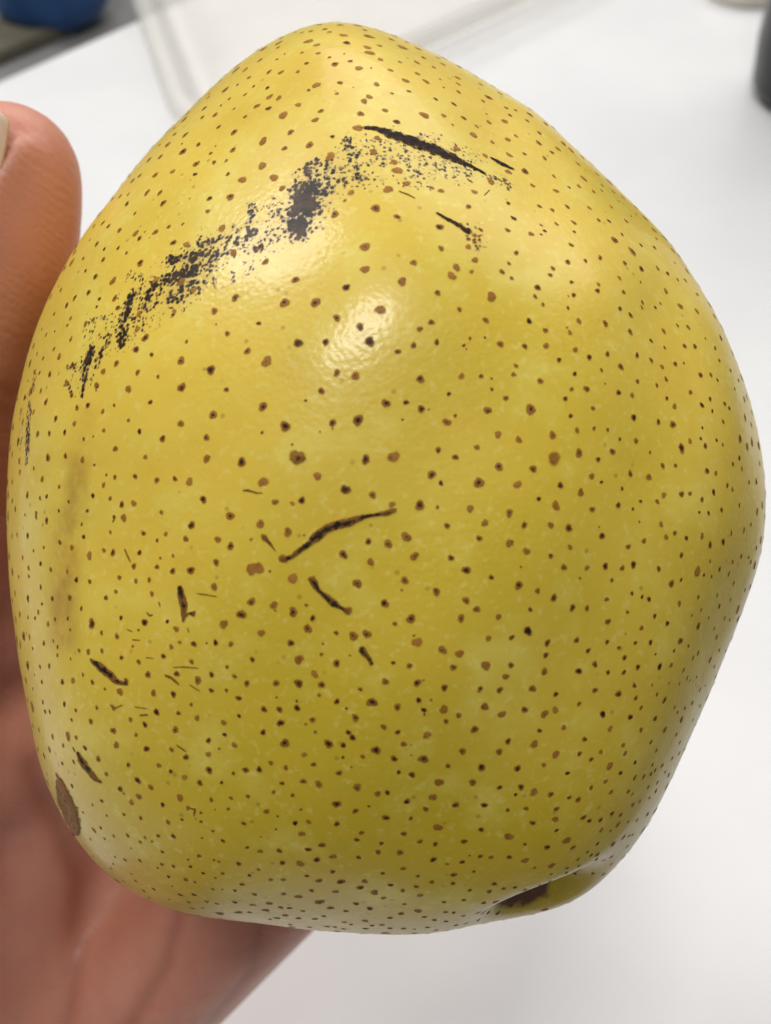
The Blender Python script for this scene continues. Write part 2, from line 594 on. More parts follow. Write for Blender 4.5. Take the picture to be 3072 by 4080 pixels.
def pear_grid(S, ts, exps):
    t = ts[:, None]
    e = (2.0 / exps)[None, :]
    # round the outline off toward the front so that no crease meets at the front point
    rho = np.sin(t) ** e
    base = np.mean(S) * (1 + 0.10 * np.cos(2 * (al - math.pi / 2)))
    w = np.clip(rho * 1.25, 0, 1) ** 1.3
    w = w * w * (3 - 2 * w)
    Seff = base[None] * (1 - w) + S[None] * w
    ct = np.cos(t)
    dep = np.sign(ct) * np.abs(ct) ** e
    # the exponent also settles to 2 at the poles
    rho2 = np.sin(t)
    dep2 = ct
    rr = Seff * (rho2 * (1 - w) + rho * w)
    dd = dep2 * (1 - w) + dep * w
    z = np.where(dd > 0, -DF * dd, -DB * dd)
    x = rr * np.cos(al)[None]
    y = rr * np.sin(al)[None]
    tilt = 0.06 * y + 0.0                                    # the stem end leans away from the lens
    return np.stack([PC[0] + x, PC[1] + y, PC[2] + z + tilt], -1)


S = R_T / FOC * 0.124
tt = np.linspace(0.02, math.pi - 0.02, 160)
for it in range(9):
    G = pear_grid(S, tt, N_EXP)
    px = np.stack([CX + FOC * G[..., 0] / G[..., 2], CY - FOC * G[..., 1] / G[..., 2]], -1) - pc_px
    pa = np.arctan2(-px[..., 1], px[..., 0]).ravel()
    pr = np.hypot(px[..., 0], px[..., 1]).ravel()
    idx = ((pa + math.pi) / (2 * math.pi) * 360).astype(int) % 360
    mx = np.zeros(360)
    np.maximum.at(mx, idx, pr)
    mid = -math.pi + (np.arange(360) + 0.5) / 360 * 2 * math.pi
    ratio = periodic(al, mid, mx) / R_T
    S = blur(S / ratio ** 0.9, 4)
print('outline fit', ratio.min(), ratio.max())

# fine grid: denser in the front half
NF, NB = 520, 150
ts = np.r_[np.linspace(0.0016, math.pi * 0.56, NF), np.linspace(math.pi * 0.56, math.pi - 0.004, NB + 1)[1:]]
G = pear_grid(S, ts, N_EXP)
NR = len(ts)
V = G.reshape(-1, 3)
ctr = PC + np.array([0, 0, 0.0])
dirs = V - ctr
rl = np.linalg.norm(dirs, axis=1, keepdims=True)
dirs = dirs / rl
# gentle unevenness of the fruit
w1 = (np.sin(dirs @ np.array([5.1, 2.0, 1.3]) * 1.7 + 0.4) + np.sin(dirs @ np.array([-2.2, 6.3, 2.9]) * 1.3 + 2.1) +
      np.sin(dirs @ np.array([7.3, -4.1, 5.2]) * 1.5 + 5.0)) * 0.00022
edge_keep = np.clip(np.abs(dirs[:, 2]) * 2.2, 0.12, 1)[:, None]
V = V + dirs * (w1[:, None] * edge_keep)


def dir_at(px_, py_, zoff):
    d = np.array([(px_ - CX) / FOC * (PC[2] + zoff), (CY - py_) / FOC * (PC[2] + zoff), PC[2] + zoff]) - PC
    return d / np.linalg.norm(d)


# calyx basin at the lower end: a dimple with a raised far lip
gpx = to_px(cw(V)) - pc_px
g_al = np.arctan2(-gpx[:, 1], gpx[:, 0])
want = math.atan2(-(3612 - pc_px[1]), 2150 - pc_px[0])
near = np.where(np.abs(g_al - want) < 0.02)[0]
silv = near[np.argmax(np.hypot(*gpx[near].T))]
cd = dirs[silv] + np.array([0, 0, -0.125])
cd /= np.linalg.norm(cd)
tang = np.cross(cd, np.array([0, 0, 1.0]))
tang /= np.linalg.norm(tang)
bit = np.cross(cd, tang)
if bit[2] < 0:
    bit = -bit
du, dv = dirs @ tang, dirs @ bit
ell = np.sqrt((du / 0.088) ** 2 + (dv / 0.080) ** 2)
ell = np.where((dirs @ cd) > 0, ell, 9.0)
far = np.exp(-(du / 0.15) ** 2 - ((dv - 0.155) / 0.07) ** 2) * ((dirs @ cd) > 0)
V = V - dirs * (np.exp(-ell ** 2.2) * 0.0056)[:, None] + dirs * (far * 0.0006)[:, None]
near_lip = np.exp(-(du / 0.2) ** 2 - ((dv + 0.125) / 0.05) ** 2) * ((dirs @ cd) > 0)
V = V + dirs * (near_lip * 0.0002)[:, None]
# small stem hollow on the far side of the top
sd = np.array([-0.05, 0.93, 0.36])
sd /= np.linalg.norm(sd)
V = V - dirs * (np.exp(-(np.arccos(np.clip(dirs @ sd, -1, 1)) / 0.10) ** 2) * 0.006)[:, None]
Vw = cw(V)

faces = np.empty(((NR - 1) * NA, 4), np.int64)
ii, kk = np.meshgrid(np.arange(NR - 1), np.arange(NA), indexing='ij')
k2 = (kk + 1) % NA
faces[:, 0] = (ii * NA + kk).ravel()
faces[:, 1] = (ii * NA + k2).ravel()
faces[:, 2] = ((ii + 1) * NA + k2).ravel()
faces[:, 3] = ((ii + 1) * NA + kk).ravel()
fp, bp = len(Vw), len(Vw) + 1
Vw = np.vstack([Vw, Vw[:NA].mean(0), Vw[-NA:].mean(0)])

low = Vw[np.argmin(Vw[:, 2])]
pear_base = np.array([cw(PC[None])[0][0], cw(PC[None])[0][1], low[2]])
pear = bpy.data.objects.new('pear', None)
col.objects.link(pear)
pear.location = pear_base
tag(pear, 'ripe yellow pear with brown freckles and black bruise marks, held in a hand', 'pear')

# vertex order: rings run counter-clockwise seen from the camera (al grows to image-up), outward normal toward camera
me = bpy.data.meshes.new('skin')
nq = len(faces)
nt = 2 * NA
loops = np.concatenate([faces[:, ::-1].ravel(),
                        np.stack([np.full(NA, fp), np.arange(NA), (np.arange(NA) + 1) % NA], 1).ravel(),
                        np.stack([np.full(NA, bp), (NR - 1) * NA + (np.arange(NA) + 1) % NA, (NR - 1) * NA + np.arange(NA)], 1).ravel()])
starts = np.concatenate([np.arange(nq) * 4, nq * 4 + np.arange(nt) * 3])
me.vertices.add(len(Vw))
me.vertices.foreach_set('co', (Vw - pear_base).astype(np.float32).ravel())
me.loops.add(len(loops))
me.loops.foreach_set('vertex_index', loops.astype(np.int32))
me.polygons.add(nq + nt)
me.polygons.foreach_set('loop_start', starts.astype(np.int32))
me.polygons.foreach_set('use_smooth', np.ones(nq + nt, bool))
me.update(calc_edges=True)
me.validate()
skin = bpy.data.objects.new('skin', me)
col.objects.link(skin)
me.materials.append(M_PEAR)
skin.location = pear_base
set_parent(skin, pear)

# pigment fields on the skin ------------------------------------------------
TS = 1.627


def tile(cx, cy):
    ox, oy = cx * 1024.0, (0, 1024, 2048, 3056)[cy] * 1.0
    return lambda pts: np.array([(ox + p[0] / TS, oy + p[1] / TS) for p in pts])


VP = to_px(Vw)
front = wc(Vw)[:, 2] < PC[2] + 0.02


def stroke_field(strokes):
    """strokes: (points in photo pixels, width, strength, softness)"""
    out = np.zeros(len(Vw))
    for pts, wdt, st, soft in strokes:
        pts = np.asarray(pts, float)
        lo_, hi_ = pts.min(0) - wdt * 2, pts.max(0) + wdt * 2
        sel = np.where(front & (VP[:, 0] > lo_[0]) & (VP[:, 0] < hi_[0]) & (VP[:, 1] > lo_[1]) & (VP[:, 1] < hi_[1]))[0]
        q = VP[sel]
        d = np.full(len(sel), 1e9)
        if len(pts) == 1:
            d = np.hypot(*(q - pts[0]).T)
        for a_, b_ in zip(pts[:-1], pts[1:]):
            ab = b_ - a_
            u = np.clip(((q - a_) @ ab) / (ab @ ab), 0, 1)
            d = np.minimum(d, np.hypot(*(q - a_ - u[:, None] * ab).T))
        x = np.clip((wdt * (0.5 + soft) - d) / (wdt * 2 * soft), 0, 1)
        out[sel] = np.maximum(out[sel], st * x * x * (3 - 2 * x))
    return out


def c6(pts):
    return np.array([(200 + p[0] / 1.5145, 450 + p[1] / 1.5145) for p in pts])


T10, T01, T02 = tile(1, 0), tile(0, 1), tile(0, 2)
BR = []
for pts, w_, s_ in [([(505, 1080), (470, 1150), (445, 1240)], 46, .8), ([(437, 1290), (428, 1400)], 40, .85), ([(632, 1030), (590, 1110)], 44, .85),
        ([(540, 1190), (590, 1170)], 46, .75), ([(610, 1150), (720, 1145)], 26, .6), ([(700, 1005), (790, 985), (870, 940)], 70, .9),
        ([(720, 895), (850, 870), (1010, 850)], 56, .75), ([(900, 795), (1030, 755)], 34, .7), ([(850, 850), (830, 980)], 60, .7),
        ([(960, 930), (1000, 1030)], 40, .6), ([(690, 1110), (790, 1090)], 44, .55), ([(620, 1210), (810, 1170)], 60, .35),
        ([(1205, 730)], 44, .9), ([(1130, 700), (1130, 790)], 34, .7), ([(1215, 550), (1200, 690)], 46, .6), ([(1190, 835), (1270, 815)], 46, .7),
        ([(1110, 830), (1105, 1030)], 40, .45), ([(1180, 880), (1210, 960)], 66, .45), ([(1335, 530), (1350, 640), (1335, 830)], 44, .45),
        ([(1560, 480), (1540, 580), (1490, 700)], 120, 1.0), ([(1440, 470), (1450, 720)], 40, .7), ([(1580, 460), (1600, 320)], 90, .62),
        ([(1540, 715), (1630, 690)], 34, .7), ([(250, 1420), (225, 1500), (205, 1610)], 42, .85), ([(305, 1430), (285, 1530)], 34, .75),
        ([(110, 1540), (145, 1530)], 34, .65), ([(205, 1640), (190, 1700)], 26, .75), ([(100, 1620), (130, 1700)], 36, .35), ([(280, 1620), (275, 1670)], 24, .5),
        ([(500, 1000), (640, 980)], 90, .28), ([(300, 1240), (330, 1240)], 30, .5), ([(250, 1250), (230, 1420)], 60, .25)]:
    BR.append((c6(pts), w_ / 1.5145 * 1.2, s_ * 0.95, 0.36))
for pts, w_, s_ in [([(230, 740), (205, 870), (165, 920)], 26, .5), ([(195, 950), (183, 1080), (180, 1200), (175, 1335)], 34, .6), ([(135, 980), (130, 1330)], 30, .22)]:
    BR.append((T01(pts), w_ / TS, s_, 0.34))
for pts, w_, s_ in [([(330, 1080), (350, 1190)], 60, .7), ([(420, 1090), (500, 1180)], 150, .45), ([(520, 1150), (560, 1180)], 60, .7), ([(590, 920), (600, 985)], 60, .72),
        ([(640, 1090), (645, 1150)], 70, .68), ([(700, 1150)], 60, .6), ([(680, 950), (800, 1000)], 100, .40), ([(880, 930), (1000, 1060)], 170, .36),
        ([(620, 1040), (760, 1150)], 150, .33), ([(980, 1130), (1110, 1150)], 130, .42), ([(1160, 900)], 60, .5), ([(370, 1215), (490, 1230)], 60, .65),
        ([(620, 1200), (660, 1220)], 30, .5), ([(1110, 1080), (1250, 1110)], 60, .32), ([(90, 1500), (90, 1610)], 60, .5), ([(300, 1240), (240, 1490)], 120, .98),
        ([(1290, 970), (1440, 1040)], 80, .33), ([(1040, 880), (1190, 885)], 30, .40), ([(1500, 1150), (1640, 1200)], 60, .42), ([(1390, 1490), (1430, 1590)], 90, .40),
        ([(230, 1140), (250, 1150)], 40, .5)]:
    BR.append((T10(pts), w_ / TS * 1.2, s_ * 0.95, 0.40))
D = lambda pts: np.array(pts) * 1.844
BR += [(D([(265, 715), (330, 630), (400, 590), (460, 540), (560, 510), (640, 450), (690, 390), (770, 340)]), 150, .44, .5), (D([(170, 830), (200, 770), (240, 720)]), 90, .36, .5),
       (D([(380, 640), (450, 560)]), 130, .58, .45), (D([(650, 470), (720, 370)]), 130, .60, .45), (D([(770, 330), (900, 350), (1000, 360)]), 130, .40, .5)]
bruise = stroke_field(BR)
stain = stroke_field([(T01([(500, 1330), (490, 1500), (480, 1660)]), 80, .9, .5), (T02([(470, 0), (430, 160), (430, 420), (400, 640), (410, 800)]), 96, 1.0, .5),
                      (T01([(560, 1000), (520, 1300)]), 70, .22, .5)])
CALS = 1.0 if tang[0] < 0 else -1.0                          # the corky part lies toward the middle of the fruit
axis_y = (wc(Vw)[:, 1] - PC[1])
ripe = np.clip(0.50 + axis_y / 0.10 + 0.25 * np.abs(wc(Vw)[:, 0]) / 0.045, 0, 1)
cal_f = np.r_[np.exp(-(np.hypot((du - CALS * 0.03) / 0.085, (dv - 0.02) / 0.095)) ** 2.6) * (ell < 8), 0, 0]
for nm, arr in (('bruise', bruise), ('stain', stain), ('ripe', ripe), ('calyx', cal_f)):
    at = me.attributes.new(nm, 'FLOAT', 'POINT')
    at.data.foreach_set('value', arr.astype(np.float32))

# surface lookups
bv = BVHTree.FromPolygons([tuple(p) for p in Vw.tolist()], faces[:, ::-1].tolist(), all_triangles=False)


def hit(x, y):
    loc, nor, idx, dist = bv.ray_cast(Vector(C0), Vector(ray(x, y)))
    if loc is None:
        return None
    if nor.dot(Vector(ray(x, y))) > 0:
        nor = -nor
    return np.array(loc), np.array(nor)


# lenticels as they lie on the fruit: x, y, size read in twelve squares of the photograph; t = tan without a dark core
SP = {
(0, 0): "1545,407,40;1590,452,75t;1460,487,50;1425,525,55t;1615,503,55;1540,550,35;1645,560,35;1590,613,45t;1355,610,40;1350,632,35;1487,641,32;1433,684,28;1660,690,40;1325,703,45;1518,705,25;1395,745,60;1313,760,40;1590,757,35;1195,775,65;1418,823,38;1517,858,55;1200,876,50;1130,832,30;1088,938,60;1035,940,30;1180,932,22;1287,937,45;1187,983,75;1398,947,16;1040,1017,45;1367,994,35;1510,973,48;1272,1063,60;1388,1053,45;1467,1042,30t;1265,1130,40;1478,1128,38;1572,1166,65t;905,1140,45;1007,1135,52;860,1172,50;840,1140,40;1037,1250,50;780,1272,45t;832,1260,35t;730,1290,40;823,1322,48;1058,1317,58;875,1384,35;1230,1287,18;1357,1288,42;1347,1370,42;1493,1278,60;703,1467,48;775,1493,55;880,1513,50;905,1545,45;1008,1505,55;1095,1470,40;940,1503,20;1185,1453,30t;1440,1480,70t;583,1556,22;677,1615,35;767,1608,35;1125,1573,50;1210,1585,60t;820,1640,35;610,1465,40t;1515,1640,55t",
(1, 0): "350,158,60;245,210,45;290,212,35;350,203,55;440,190,60;470,208,55;540,163,70;560,229,80t;725,237,100;700,196,50;790,205,30;335,268,100t;388,292,70t;160,247,50;40,318,80;137,308,50;715,308,80t;730,343,100t;942,308,110t;800,387,65t;180,351,30;292,341,42;397,346,50t;565,350,25;470,372,38;605,397,52;505,417,70;322,411,50;130,385,35;20,390,50;660,443,80t;740,442,25;865,455,58t;925,402,45t;1035,405,60t;1080,375,55;1115,325,90;1205,417,65t;1145,436,60t;1040,478,60t;962,523,72t;1095,529,68t;1187,515,36t;1300,505,75t;1305,545,50t;1305,596,55;1210,568,30;985,592,45;875,606,38;775,547,65t;540,537,58;385,553,78t;335,585,40;265,465,50t;155,470,65;78,467,60;68,570,50;82,628,58t;142,635,48;268,680,50t;75,703,52;10,685,35;518,607,40;625,567,14;727,628,55t;695,656,60t;830,716,45;672,738,48;415,720,40;170,747,72;378,778,55;905,790,52;1158,643,38;1275,675,48;1085,748,78t;1210,750,50t;1340,766,45;1500,632,60;1465,656,32;1450,548,45;1310,433,75;1420,495,50;1530,560,60;1615,700,40;1640,748,38;1605,787,55t;1503,793,48t;1488,738,20;1425,820,35t;1268,810,28;1525,922,40t;1625,905,52t;218,857,48;490,886,36;342,940,55;180,962,45;40,916,70t;35,1075,68t;110,1152,70t;165,1220,55t;475,1015,70t;655,830,70t;780,895,50t;1295,965,55t;1480,1010,55t;1635,1005,55t;1630,1115,52t;1515,1178,65t;970,1190,55t;910,1105,65t;890,1052,50t;755,985,60t;610,1250,50t;850,1228,70t;505,1390,58;770,1350,75;908,1405,52;1185,1472,55;1370,1340,45;1192,1237,45;1130,1216,35;1410,1245,48t;1628,1318,38;1657,1413,38;1625,1493,48;1193,1610,45;700,1600,70;570,1300,28;20,1600,50;1370,1600,48t;1320,1455,30;1600,1160,28;1610,1190,24;1640,1190,20;1640,1208,20;1570,1165,26;1510,1140,24;1380,1500,40;1410,1525,36;1440,1530,30;1370,1550,34;1440,1555,30;1410,1570,32;1420,1595,28;1445,1595,22;1450,1490,36",
(2, 0): "10,715,30;103,743,55;85,783,40;205,803,55;255,828,55;163,862,42;160,927,60;12,882,35;285,966,52t;68,998,38;245,988,40;198,1026,45;320,930,60t;370,975,60t;415,1063,42t;258,1143,38t;120,1203,42t;272,1238,48t;357,1215,32;420,1208,42;450,1157,55t;535,1080,60;540,1130,40;570,1202,36;568,1236,34;655,1208,36;705,1280,42;677,1305,26;630,1342,34;488,1348,40;345,1341,46;165,1338,38;248,1362,40;388,1444,50;275,1452,40;390,1503,32;548,1427,38;615,1433,36;727,1433,40;790,1345,42;790,1390,22;760,1402,24;700,1520,34;110,1517,50;198,1497,36;370,1588,42;15,1640,46;823,1590,34;910,1605,36;922,1548,30;5,1420,36;560,1665,36;935,1485,50;175,1460,25t;175,1520,22;1030,1625,40",
(0, 1): "670,17,42;910,40,60;540,10,35;555,90,38;510,97,18;620,127,52;733,155,65;575,230,48;395,213,38;380,190,20;745,268,50;485,265,48;645,272,35;628,323,30;433,313,45;352,368,38;458,398,38t;437,443,30;555,435,48;605,405,42;272,468,28;355,482,26;300,503,38t;460,533,38;350,598,38;550,515,22;240,628,30;280,657,30;708,555,34;172,690,30;225,745,40;257,752,36;183,803,24;265,868,46;298,940,48;160,910,50;500,978,46;570,962,48;670,742,50;755,690,50;625,828,45;465,895,42;435,820,50;362,1048,55;483,1080,42;667,1002,38;741,961,26;883,600,55;943,523,58;890,470,50t;983,633,40;893,748,45;1025,776,34;833,857,62;975,941,42;833,1058,30;673,1125,38;748,1243,45;245,1147,46;320,1143,42;420,1137,44;543,1180,30;605,1163,20;905,1130,40;943,1297,40;1210,548,30;1175,672,70;1367,733,75;1178,845,65;1383,1022,62;1172,1080,48;1055,1177,50;1340,1170,48;1340,1308,58;1568,1330,72;1390,350,52;1525,265,55;1475,497,42;1402,437,18;1605,610,50;1468,860,42;1253,218,50t;1130,355,45t;1010,150,60t;1180,160,60t;900,370,45t;125,1323,48;130,1395,46t;220,1370,34;312,1300,58;425,1290,48;535,1315,46;612,1348,24;275,1440,48;80,1458,38;384,1490,36;178,1543,46;260,1563,34;303,1553,38;603,1547,42;715,1565,38;672,1478,38;690,1412,24;745,1428,32;877,1422,44;1017,1447,46;1135,1437,40;1228,1457,58t;790,1605,48;868,1597,55t;1318,1573,56;445,1585,34;382,1645,30;567,1645,32;1047,1655,36;100,1635,45;235,1660,36;80,1280,40;135,1000,45;218,1005,40;80,1580,35;765,330,45;470,700,45",
(1, 1): "55,32,60;250,148,62;180,298,72;380,295,70;700,80,62;578,197,55;1015,37,50;12,430,40;62,678,70;518,395,55;668,452,56;800,343,76t;940,160,65t;1263,122,66t;1293,68,54t;1413,20,52t;1170,233,45;1390,95,32;1587,95,40;1633,42,32;1650,138,36;1520,257,66t;1312,340,40;1483,410,45;1130,423,48;1055,467,46;445,552,52;268,558,66;730,548,68;1165,552,46;1015,573,44;912,612,44;1340,573,30;1357,596,14;1380,528,26;1477,522,20;1578,565,54;1060,792,60;1325,773,46;1452,772,32;1520,787,20;518,750,52;638,770,66;418,868,48;316,930,22;38,970,62;183,1098,80;835,948,60;965,942,44;1065,985,56;1114,987,14;1493,993,56;1612,914,38;1243,887,32;1230,1070,52;1285,1028,30;655,1057,74;490,1075,52;490,1112,16;33,1138,24;408,1133,16;228,1215,20;262,1298,105;392,1420,62t;885,1295,90t;705,1313,64;1175,1250,42;1285,1298,42;1425,1233,44;1562,1150,48t;1568,1360,58;1132,1410,56;1438,1463,72;1193,1466,42;40,1458,78t;575,1507,74;750,1543,56;1055,1610,76;1382,1630,56t;1170,1622,32;290,1577,48;118,1588,50;230,1598,32t;875,1605,45t;1635,1655,46;1522,857,26;1660,760,36;943,1055,18",
(2, 1): "348,33,50;463,25,42;557,10,36;252,74,42;235,117,38;717,40,42;825,77,54;930,73,46;995,107,40;1060,147,32t;1110,152,38t;1042,40,24;683,137,36;820,162,24;983,221,48;710,228,36;547,178,36;541,218,42;372,163,38;387,247,40;352,253,16;152,198,50;137,256,40;187,308,34;350,331,32;687,335,42;755,377,40;832,295,34;828,326,32t;915,327,30;948,301,24;1187,242,40t;1185,352,42;1128,455,42;1060,445,32;970,480,40;97,415,46;203,475,42;420,415,44t;362,490,42t;343,457,20t;592,432,48;753,485,50;888,543,34;976,587,28;1105,577,42;1172,580,46;1240,528,20;70,578,46;207,576,44;397,602,44;487,650,46;605,629,42;797,637,42;889,670,42;959,712,38;1045,693,44;1100,688,26;692,712,54;567,733,28;291,667,38;393,757,40;12,705,36;5,763,24;170,804,44;373,857,36;470,855,50;591,821,18;800,806,38;985,792,40;925,831,36;1208,765,48;1275,764,36;1318,797,32;1143,877,42;990,916,32;677,878,48;765,895,40t;332,918,42;108,988,74;512,981,38;367,1030,38;775,1040,54;1040,968,42;1217,960,42;1270,920,36;1285,998,30;1365,952,36;1395,980,36;935,1070,44;1028,1085,54;1220,1107,24;408,1125,44;518,1111,32;607,1121,36;685,1180,34;790,1191,48;30,1184,48;250,1155,56;1140,1193,38t;1085,1240,66;1210,1177,30;1240,1224,42;1312,1187,30;1352,1217,26;1355,1067,38;1497,1040,58;881,1266,26;638,1262,54;420,1272,62;260,1305,95t;545,1312,44;124,1373,54;963,1352,44;1046,1352,38;503,1421,50;565,1459,30;753,1404,50;873,1427,52;300,1480,52;22,1475,58t;432,1527,54;271,1612,60;160,1568,40;700,1501,34;970,1544,50t;1085,1537,52;1140,1533,40;1218,1572,46;1293,1525,50;1250,1387,52;1308,1402,40;1382,1480,40;1415,1507,40;928,1585,42;820,1584,32;675,1610,48;770,1633,28;507,1637,44;1460,1610,34;1345,1640,38;1460,1303,46;1418,1342,42;1477,1372,40;1570,1455,50;1523,1460,36;1303,590,38;1330,670,38;1403,735,36;1455,800,32;1430,855,30;1300,385,45;1340,525,45;1200,1655,30;1260,1660,38",
(0, 2): "235,17,36;303,43,48;163,5,20;803,25,56t;740,20,34;530,67,26;180,140,46;78,143,36;112,135,32;543,147,40;388,183,44;467,218,50;580,270,64t;675,235,36;733,250,48;285,217,28;218,238,28;148,282,42;264,322,42;330,360,40;186,350,38t;187,403,34;122,405,28;436,372,36t;716,117,28;932,125,40;1019,171,28;1075,130,36;1205,160,46;1243,72,58;1412,165,54;1495,208,58;1492,12,62;1628,165,24;905,250,40;1122,270,30;1040,285,26;868,338,42;1018,342,34;1120,370,46;1237,365,58;1402,313,48;1635,355,95t;775,412,42;881,434,34;968,427,38;496,425,40;583,438,40;265,473,36;182,548,48;340,548,44;453,542,46;688,543,42;752,503,38t;985,517,40;1388,472,54;1630,568,60;273,583,30;248,635,36;228,675,34;182,670,30;358,682,34;440,678,30;312,712,42t;596,710,75;528,613,36;785,672,38;938,702,52;1085,696,32;1253,645,44;1565,650,72;1450,714,64t;1142,745,46;898,752,22;659,770,30;758,792,42;456,750,28;347,823,28;285,838,40;374,862,30;373,916,28;213,873,30;192,796,36;513,884,32;573,892,48t;661,886,36;458,937,24;861,857,26;1110,861,40;1165,831,32;1257,843,46;1340,837,16;1398,834,46;1497,842,42;788,931,36;900,958,42;1060,922,40;1242,956,36;1472,990,32;1636,943,40;260,990,32;320,985,40;538,1041,28;405,1088,48;474,1080,48t;600,1090,38;680,1134,28;820,1082,48;778,1152,60;960,1040,54;1147,1035,52;1283,1077,58;1372,1040,40;1520,1052,34;1600,1098,42;995,1160,52;1125,1168,50;1370,1143,44;1468,1142,30;1547,1193,50;272,1088,34;225,1042,20;213,1133,30;210,1250,90t;278,1218,40;418,1232,40;492,1272,34;293,1280,42;323,1282,32;628,1254,36;735,1255,44t;465,1334,28;589,1345,42;847,1332,44;1015,1283,50;1157,1290,34;1240,1235,28;1278,1322,48;940,1364,42;735,1404,56;1137,1398,50;1450,1352,42;1551,1309,28;882,1431,34;442,1441,60t;494,1448,40;341,1443,42;253,1400,36;1352,1467,44;1457,1430,34;755,1497,54;950,1522,52;1112,1527,36;1205,1575,50;1352,1557,44t;1520,1498,44;410,1500,40;552,1516,42;321,1527,48;638,1587,50;478,1606,34;405,1617,36;287,1567,42;833,1625,42;1030,1628,42;1355,1655,48;1590,1655,42;240,1605,30;1422,1520,26",
(1, 2): "22,65,58;45,150,52;200,118,62;305,137,18;170,290,64t;15,350,80t;83,370,24;560,262,64;737,310,52t;722,177,44;850,193,60;967,147,74;1020,273,68;1232,77,48;1477,57,56t;1440,157,44;1637,188,60t;1635,5,44;1257,284,48;1357,362,62;1518,410,40;1164,504,58;1355,559,50;1423,617,50;957,430,62;938,493,18;650,450,60;232,417,76t;365,432,60;590,628,66;830,580,56;997,678,66;893,711,36;1322,675,56;1565,667,52t;235,633,64;108,590,50;118,625,20;320,591,26;362,674,44;330,743,56;28,770,56;513,770,34;625,790,70;712,777,58;1017,788,18;1038,830,70t;1500,806,48t;1650,800,42;220,835,54;427,840,22;418,909,26;603,917,16;272,942,72t;515,967,56;685,885,56;740,965,38;883,964,34;1202,880,58;1312,905,60;1272,994,50;988,983,44;1483,982,66t;1645,980,44;1612,1054,50t;373,1037,50t;124,1095,46;270,1096,64;418,1106,52;403,1174,32;670,1136,34;832,1085,52;1040,1095,52;1080,1077,18;1215,1125,48;1445,1135,46;1573,1140,46;127,1188,16;258,1212,24;517,1215,44;745,1220,66;580,1260,20;910,1250,52;1048,1206,44;1128,1205,26;1082,1270,44;1085,1299,18;1210,1267,60;1307,1305,44;1225,1343,38;1477,1249,56t;1587,1297,62t;45,1265,46;147,1266,48;260,1256,48;153,1353,60;360,1334,48;317,1361,22;637,1322,62;40,1414,44;377,1411,22;593,1415,38;620,1449,52;822,1380,50;912,1414,42;1102,1432,54t;1410,1396,58;180,1485,62;465,1490,62;560,1499,40;770,1530,66;950,1491,48;998,1495,14;1627,1473,44;1333,1537,52;1570,1541,52;307,1560,42t;557,1577,26;685,1572,38;888,1585,50;1078,1587,68;1000,1564,16;90,1613,36t;187,1641,36;367,1622,40;1238,1632,42;1455,1638,50;15,1650,40;613,1641,18",
(2, 2): "65,72,42;78,62,14;238,73,52t;354,90,58;570,142,50;552,83,16;811,50,22;953,67,42t;985,150,42t;1042,123,38;1117,157,42;1218,142,46;842,174,42;740,212,42;1270,200,48;1355,180,60;1408,125,38;1490,105,40t;1535,68,36;1570,220,40;1600,170,55t;82,241,50;363,215,42;238,271,40;45,342,18;323,345,52;472,349,38;592,338,46;427,415,22;701,350,42;773,328,48;1085,266,44;1270,305,28;938,355,44;1188,373,76t;1020,450,58;1082,427,34;1230,395,32;1280,405,26;1332,358,38;1392,388,42;1417,310,42;1472,275,40;1520,280,32;1534,310,42;30,462,64;152,498,46;257,543,56;633,428,32;764,514,32;830,536,28;874,551,42;600,553,36;1071,580,44t;1194,538,34;1317,527,36;1423,450,36;1498,492,34;1330,597,42;1403,555,28;105,619,34;378,607,54;472,611,44;608,697,46;735,635,32;911,662,42;993,709,42;826,738,36;1193,727,54;1152,657,26;1212,620,28;1262,673,30;1365,675,36;1398,685,28;1297,742,26;90,758,66;216,834,52;405,817,44;603,830,34;678,866,32;786,835,34;883,832,38;1077,822,54;1130,855,32;1313,798,42;480,885,42;206,914,44;716,930,42;917,908,22;1037,885,32;1193,900,40;1270,947,48;1330,883,34;1372,888,32;523,973,46;419,1018,54;197,1020,50;609,1025,40;712,1026,42;803,993,42;943,988,52;1018,978,46;1098,1012,38;1160,932,38;1298,990,30;1122,1062,32;1140,1080,26;1183,1056,28;1072,1098,30;1003,1098,20;895,1108,22;780,1112,42;119,1130,52;270,1168,38;524,1142,44;676,1165,52;789,1192,40;926,1168,32;974,1206,50;1205,1137,36;1240,1112,24;823,1255,38;1107,1258,38;1155,1225,34;1040,1253,30;1060,1285,30;422,1230,38;68,1268,50;197,1296,52;267,1270,48t;574,1298,50;752,1315,48;915,1325,44;1085,1332,50;322,1384,42t;165,1404,40;622,1392,46t;823,1399,40;977,1398,52;1052,1430,38;1160,1335,30;130,1491,56t;457,1460,46;887,1478,40;707,1498,40t;1075,1480,32;270,1558,60t;425,1553,34;500,1590,42;562,1541,38t;719,1551,38t;922,1533,40;620,1632,62t;193,1626,38;784,1610,42;22,1645,46;960,1630,40;897,1625,30;1025,1583,30;1100,1527,32;1185,1370,34;1205,1245,28",
